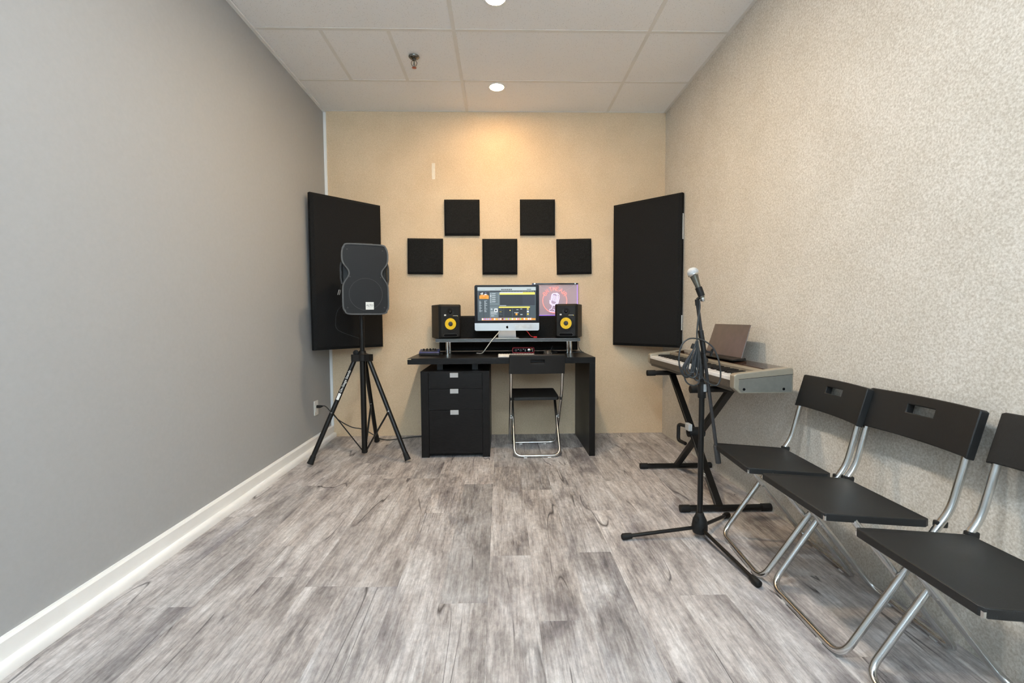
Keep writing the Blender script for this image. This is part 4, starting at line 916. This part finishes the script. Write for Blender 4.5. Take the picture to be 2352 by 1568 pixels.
for k, (lx, bx, byy, rx) in enumerate([(1568, 1572, 862, 1588), (1575, 1576, 858, 1590), (1580, 1583, 854, 1594), (1572, 1583, 864, 1603), (1592, 1600, 858, 1607), (1597, 1604, 866, 1611), (1590, 1596, 870, 1608)]):
    dy = -.004 - .004 * (k % 4)
    loop = [cp(1600, 782, dy), cp(1594 if k < 4 else 1599, 800, dy), cp((lx + 1592) / 2, 822, dy), cp(lx, 845, dy), cp(bx, byy, dy), cp((bx + rx) / 2 + 4, byy + 1, dy - .004), cp(rx, 846, dy - .004), cp((rx + 1602) / 2 + 1, 815, dy - .004), cp(1603, 788, dy - .003)]
    coil.append(loop)
for lp_ in coil: obj('coil_loop', MB().tube([p - o_ for p in spline(lp_, 6, True)], .0036, 8, closed=True), M['cable'], t2, smooth=60)
obj('cable_tail', MB().tube([p - o_ for p in spline([cp(1572, 866, .006), cp(1576, 876, .006), cp(1584, 883, .006), cp(1594, 885, .006), cp(1604, 880, .006), cp(1608, 868, .006)], 6)], .0036, 8), M['cable'], t2, smooth=60)
obj('cable_tie', MB().tube([cp(1594, 790, -.006) - o_, cp(1590, 800, -.008) - o_], .009, 10), M['rubber'], t2, smooth=40)

# ------------------------------------------------------------------ folding chairs
def folding_chair(label, loc, rz):
    t = thing('folding_chair', label, 'chair', loc, rz, 'black folding chairs with silver tube frames')
    r = .0108; hw1, hw2 = .193, .172
    half = [(hw1, -.185, .752), (hw1, -.120, .478), (hw1, -.090, .440), (hw1 - .002, .185, r + .003)]
    path = [half[0], half[1], half[2], half[3]] + [(-x, y, z) for x, y, z in reversed(half)]
    path = [half[0], half[1], half[3], (-half[3][0], half[3][1], half[3][2]), (-half[1][0], half[1][1], half[1][2]), (-half[0][0], half[0][1], half[0][2])]
    fr = obj('main_frame', MB().tube(fillet(path, [.035, .055, .055, .035], 7), r, 14), M['chrome'], t, smooth=50)
    p2 = [(hw2, .150, .435), (hw2, -.185, r + .003), (-hw2, -.185, r + .003), (-hw2, .150, .435)]
    f2 = obj('rear_leg_frame', MB().tube(fillet(p2, .06, 7), r, 14), M['chrome'], t, smooth=50)
    for s in (-1, 1):
        obj('glide', MB().box((s * .10 - .012, .185 - .008, 0), (s * .10 + .012, .185 + .008, .006)), M['white'], fr)
        obj('glide', MB().box((s * .09 - .012, -.185 - .008, 0), (s * .09 + .012, -.185 + .008, .006)), M['white'], f2)
        obj('pivot', MB().tube([(s * (hw2 - .010), .0155, .258), (s * (hw1 + .002), .0155, .258)], .005, 10), M['chrome'], t, smooth=40)
        obj('seat_bracket', MB().box((s * .168, .222, .434), (s * .1785, .2405, .4475)), M['chrome'], t)
    # seat: tapered plastic shell, lower at the back
    poly = [(-.168, .243), (.168, .243), (.179, .236), (.181, .198), (.1815, .02), (.180, -.06), (.168, -.078), (-.168, -.078), (-.180, -.06), (-.1815, .02), (-.181, .198), (-.179, .236)]
    sz = lambda y: .4365 + .0205 * (y + .08) / .32
    n = len(poly); mb = MB()
    inner = [(a * .93, .0825 + (b_ - .0825) * .92) for a, b_ in poly]
    vs = [(a, b_, sz(b_) - .024) for a, b_ in poly] + [(a, b_, sz(b_)) for a, b_ in poly] + [(a, b_, sz(b_) - .0035) for a, b_ in inner] 
    mb.add(vs, [tuple(range(n - 1, -1, -1)), tuple(2 * n + k for k in range(n))] + [(k, (k + 1) % n, n + (k + 1) % n, n + k) for k in range(n)] + [(n + k, n + (k + 1) % n, 2 * n + (k + 1) % n, 2 * n + k) for k in range(n)])
    obj('seat', mb, M['chair_plastic'], t, smooth=25, bevel=.003)
    for s in (-1, 1): obj('seat_hinge', MB().obox((s * .190, -.093, .430), .018, .034, .020, Matrix.Rotation(.06, 3, 'X')), M['chair_plastic'], t, bevel=.004)
    # backrest: shallow curved shell with a grip slot
    us = [-.2085, -.200, -.15, -.10, -.052, 0, .052, .10, .15, .200, .2085]; vsn = [0, .056, .081, .109, .131, .142]
    def bp(u, v, d):
        q = 1 - (u / .2085) ** 2; z = .632 + v - (.004 * (abs(u) > .205)); yb = -.158 - v * .27
        return (u, yb - .021 * q + .006 + d * .97, z + d * .25)
    mb = MB(); nu_, nv_ = len(us), len(vsn)
    th = .0135
    def idx(i, j, s): return (j * nu_ + i) * 2 + s
    vs = [bp(us[i], vsn[j], (th if s == 0 else -th)) for j in range(nv_) for i in range(nu_) for s in (0, 1)]
    hole = {(4, 2), (5, 2)}; fs = []
    cells = {(i, j) for i in range(nu_ - 1) for j in range(nv_ - 1)} - hole
    for i, j in cells:
        fs.append((idx(i, j, 0), idx(i + 1, j, 0), idx(i + 1, j + 1, 0), idx(i, j + 1, 0))); fs.append((idx(i, j, 1), idx(i, j + 1, 1), idx(i + 1, j + 1, 1), idx(i + 1, j, 1)))
        for (di, dj, a, b_) in ((-1, 0, (i, j), (i, j + 1)), (1, 0, (i + 1, j), (i + 1, j + 1)), (0, -1, (i, j), (i + 1, j)), (0, 1, (i, j + 1), (i + 1, j + 1))):
            if (i + di, j + dj) not in cells: fs.append((idx(*a, 0), idx(*b_, 0), idx(*b_, 1), idx(*a, 1)))
    mb.add(vs, fs); obj('backrest', mb, M['chair_plastic'], t, smooth=35, bevel=.003)
    return t
folding_chair('black folding chair drawn up to the desk, seen from behind', (.264, 3.540, 0), math.radians(1.5))
for lab, x, y, a in (('black folding chair against the textured wall, right beside the digital piano', 1.222, 1.892, 85), ('middle of the three black folding chairs along the textured wall', 1.220, 1.486, 87.5),
                     ('nearest black folding chair along the textured wall, cut by the frame edge', 1.226, 1.038, 87.5)):
    folding_chair(lab, (x, y, 0), math.radians(a))
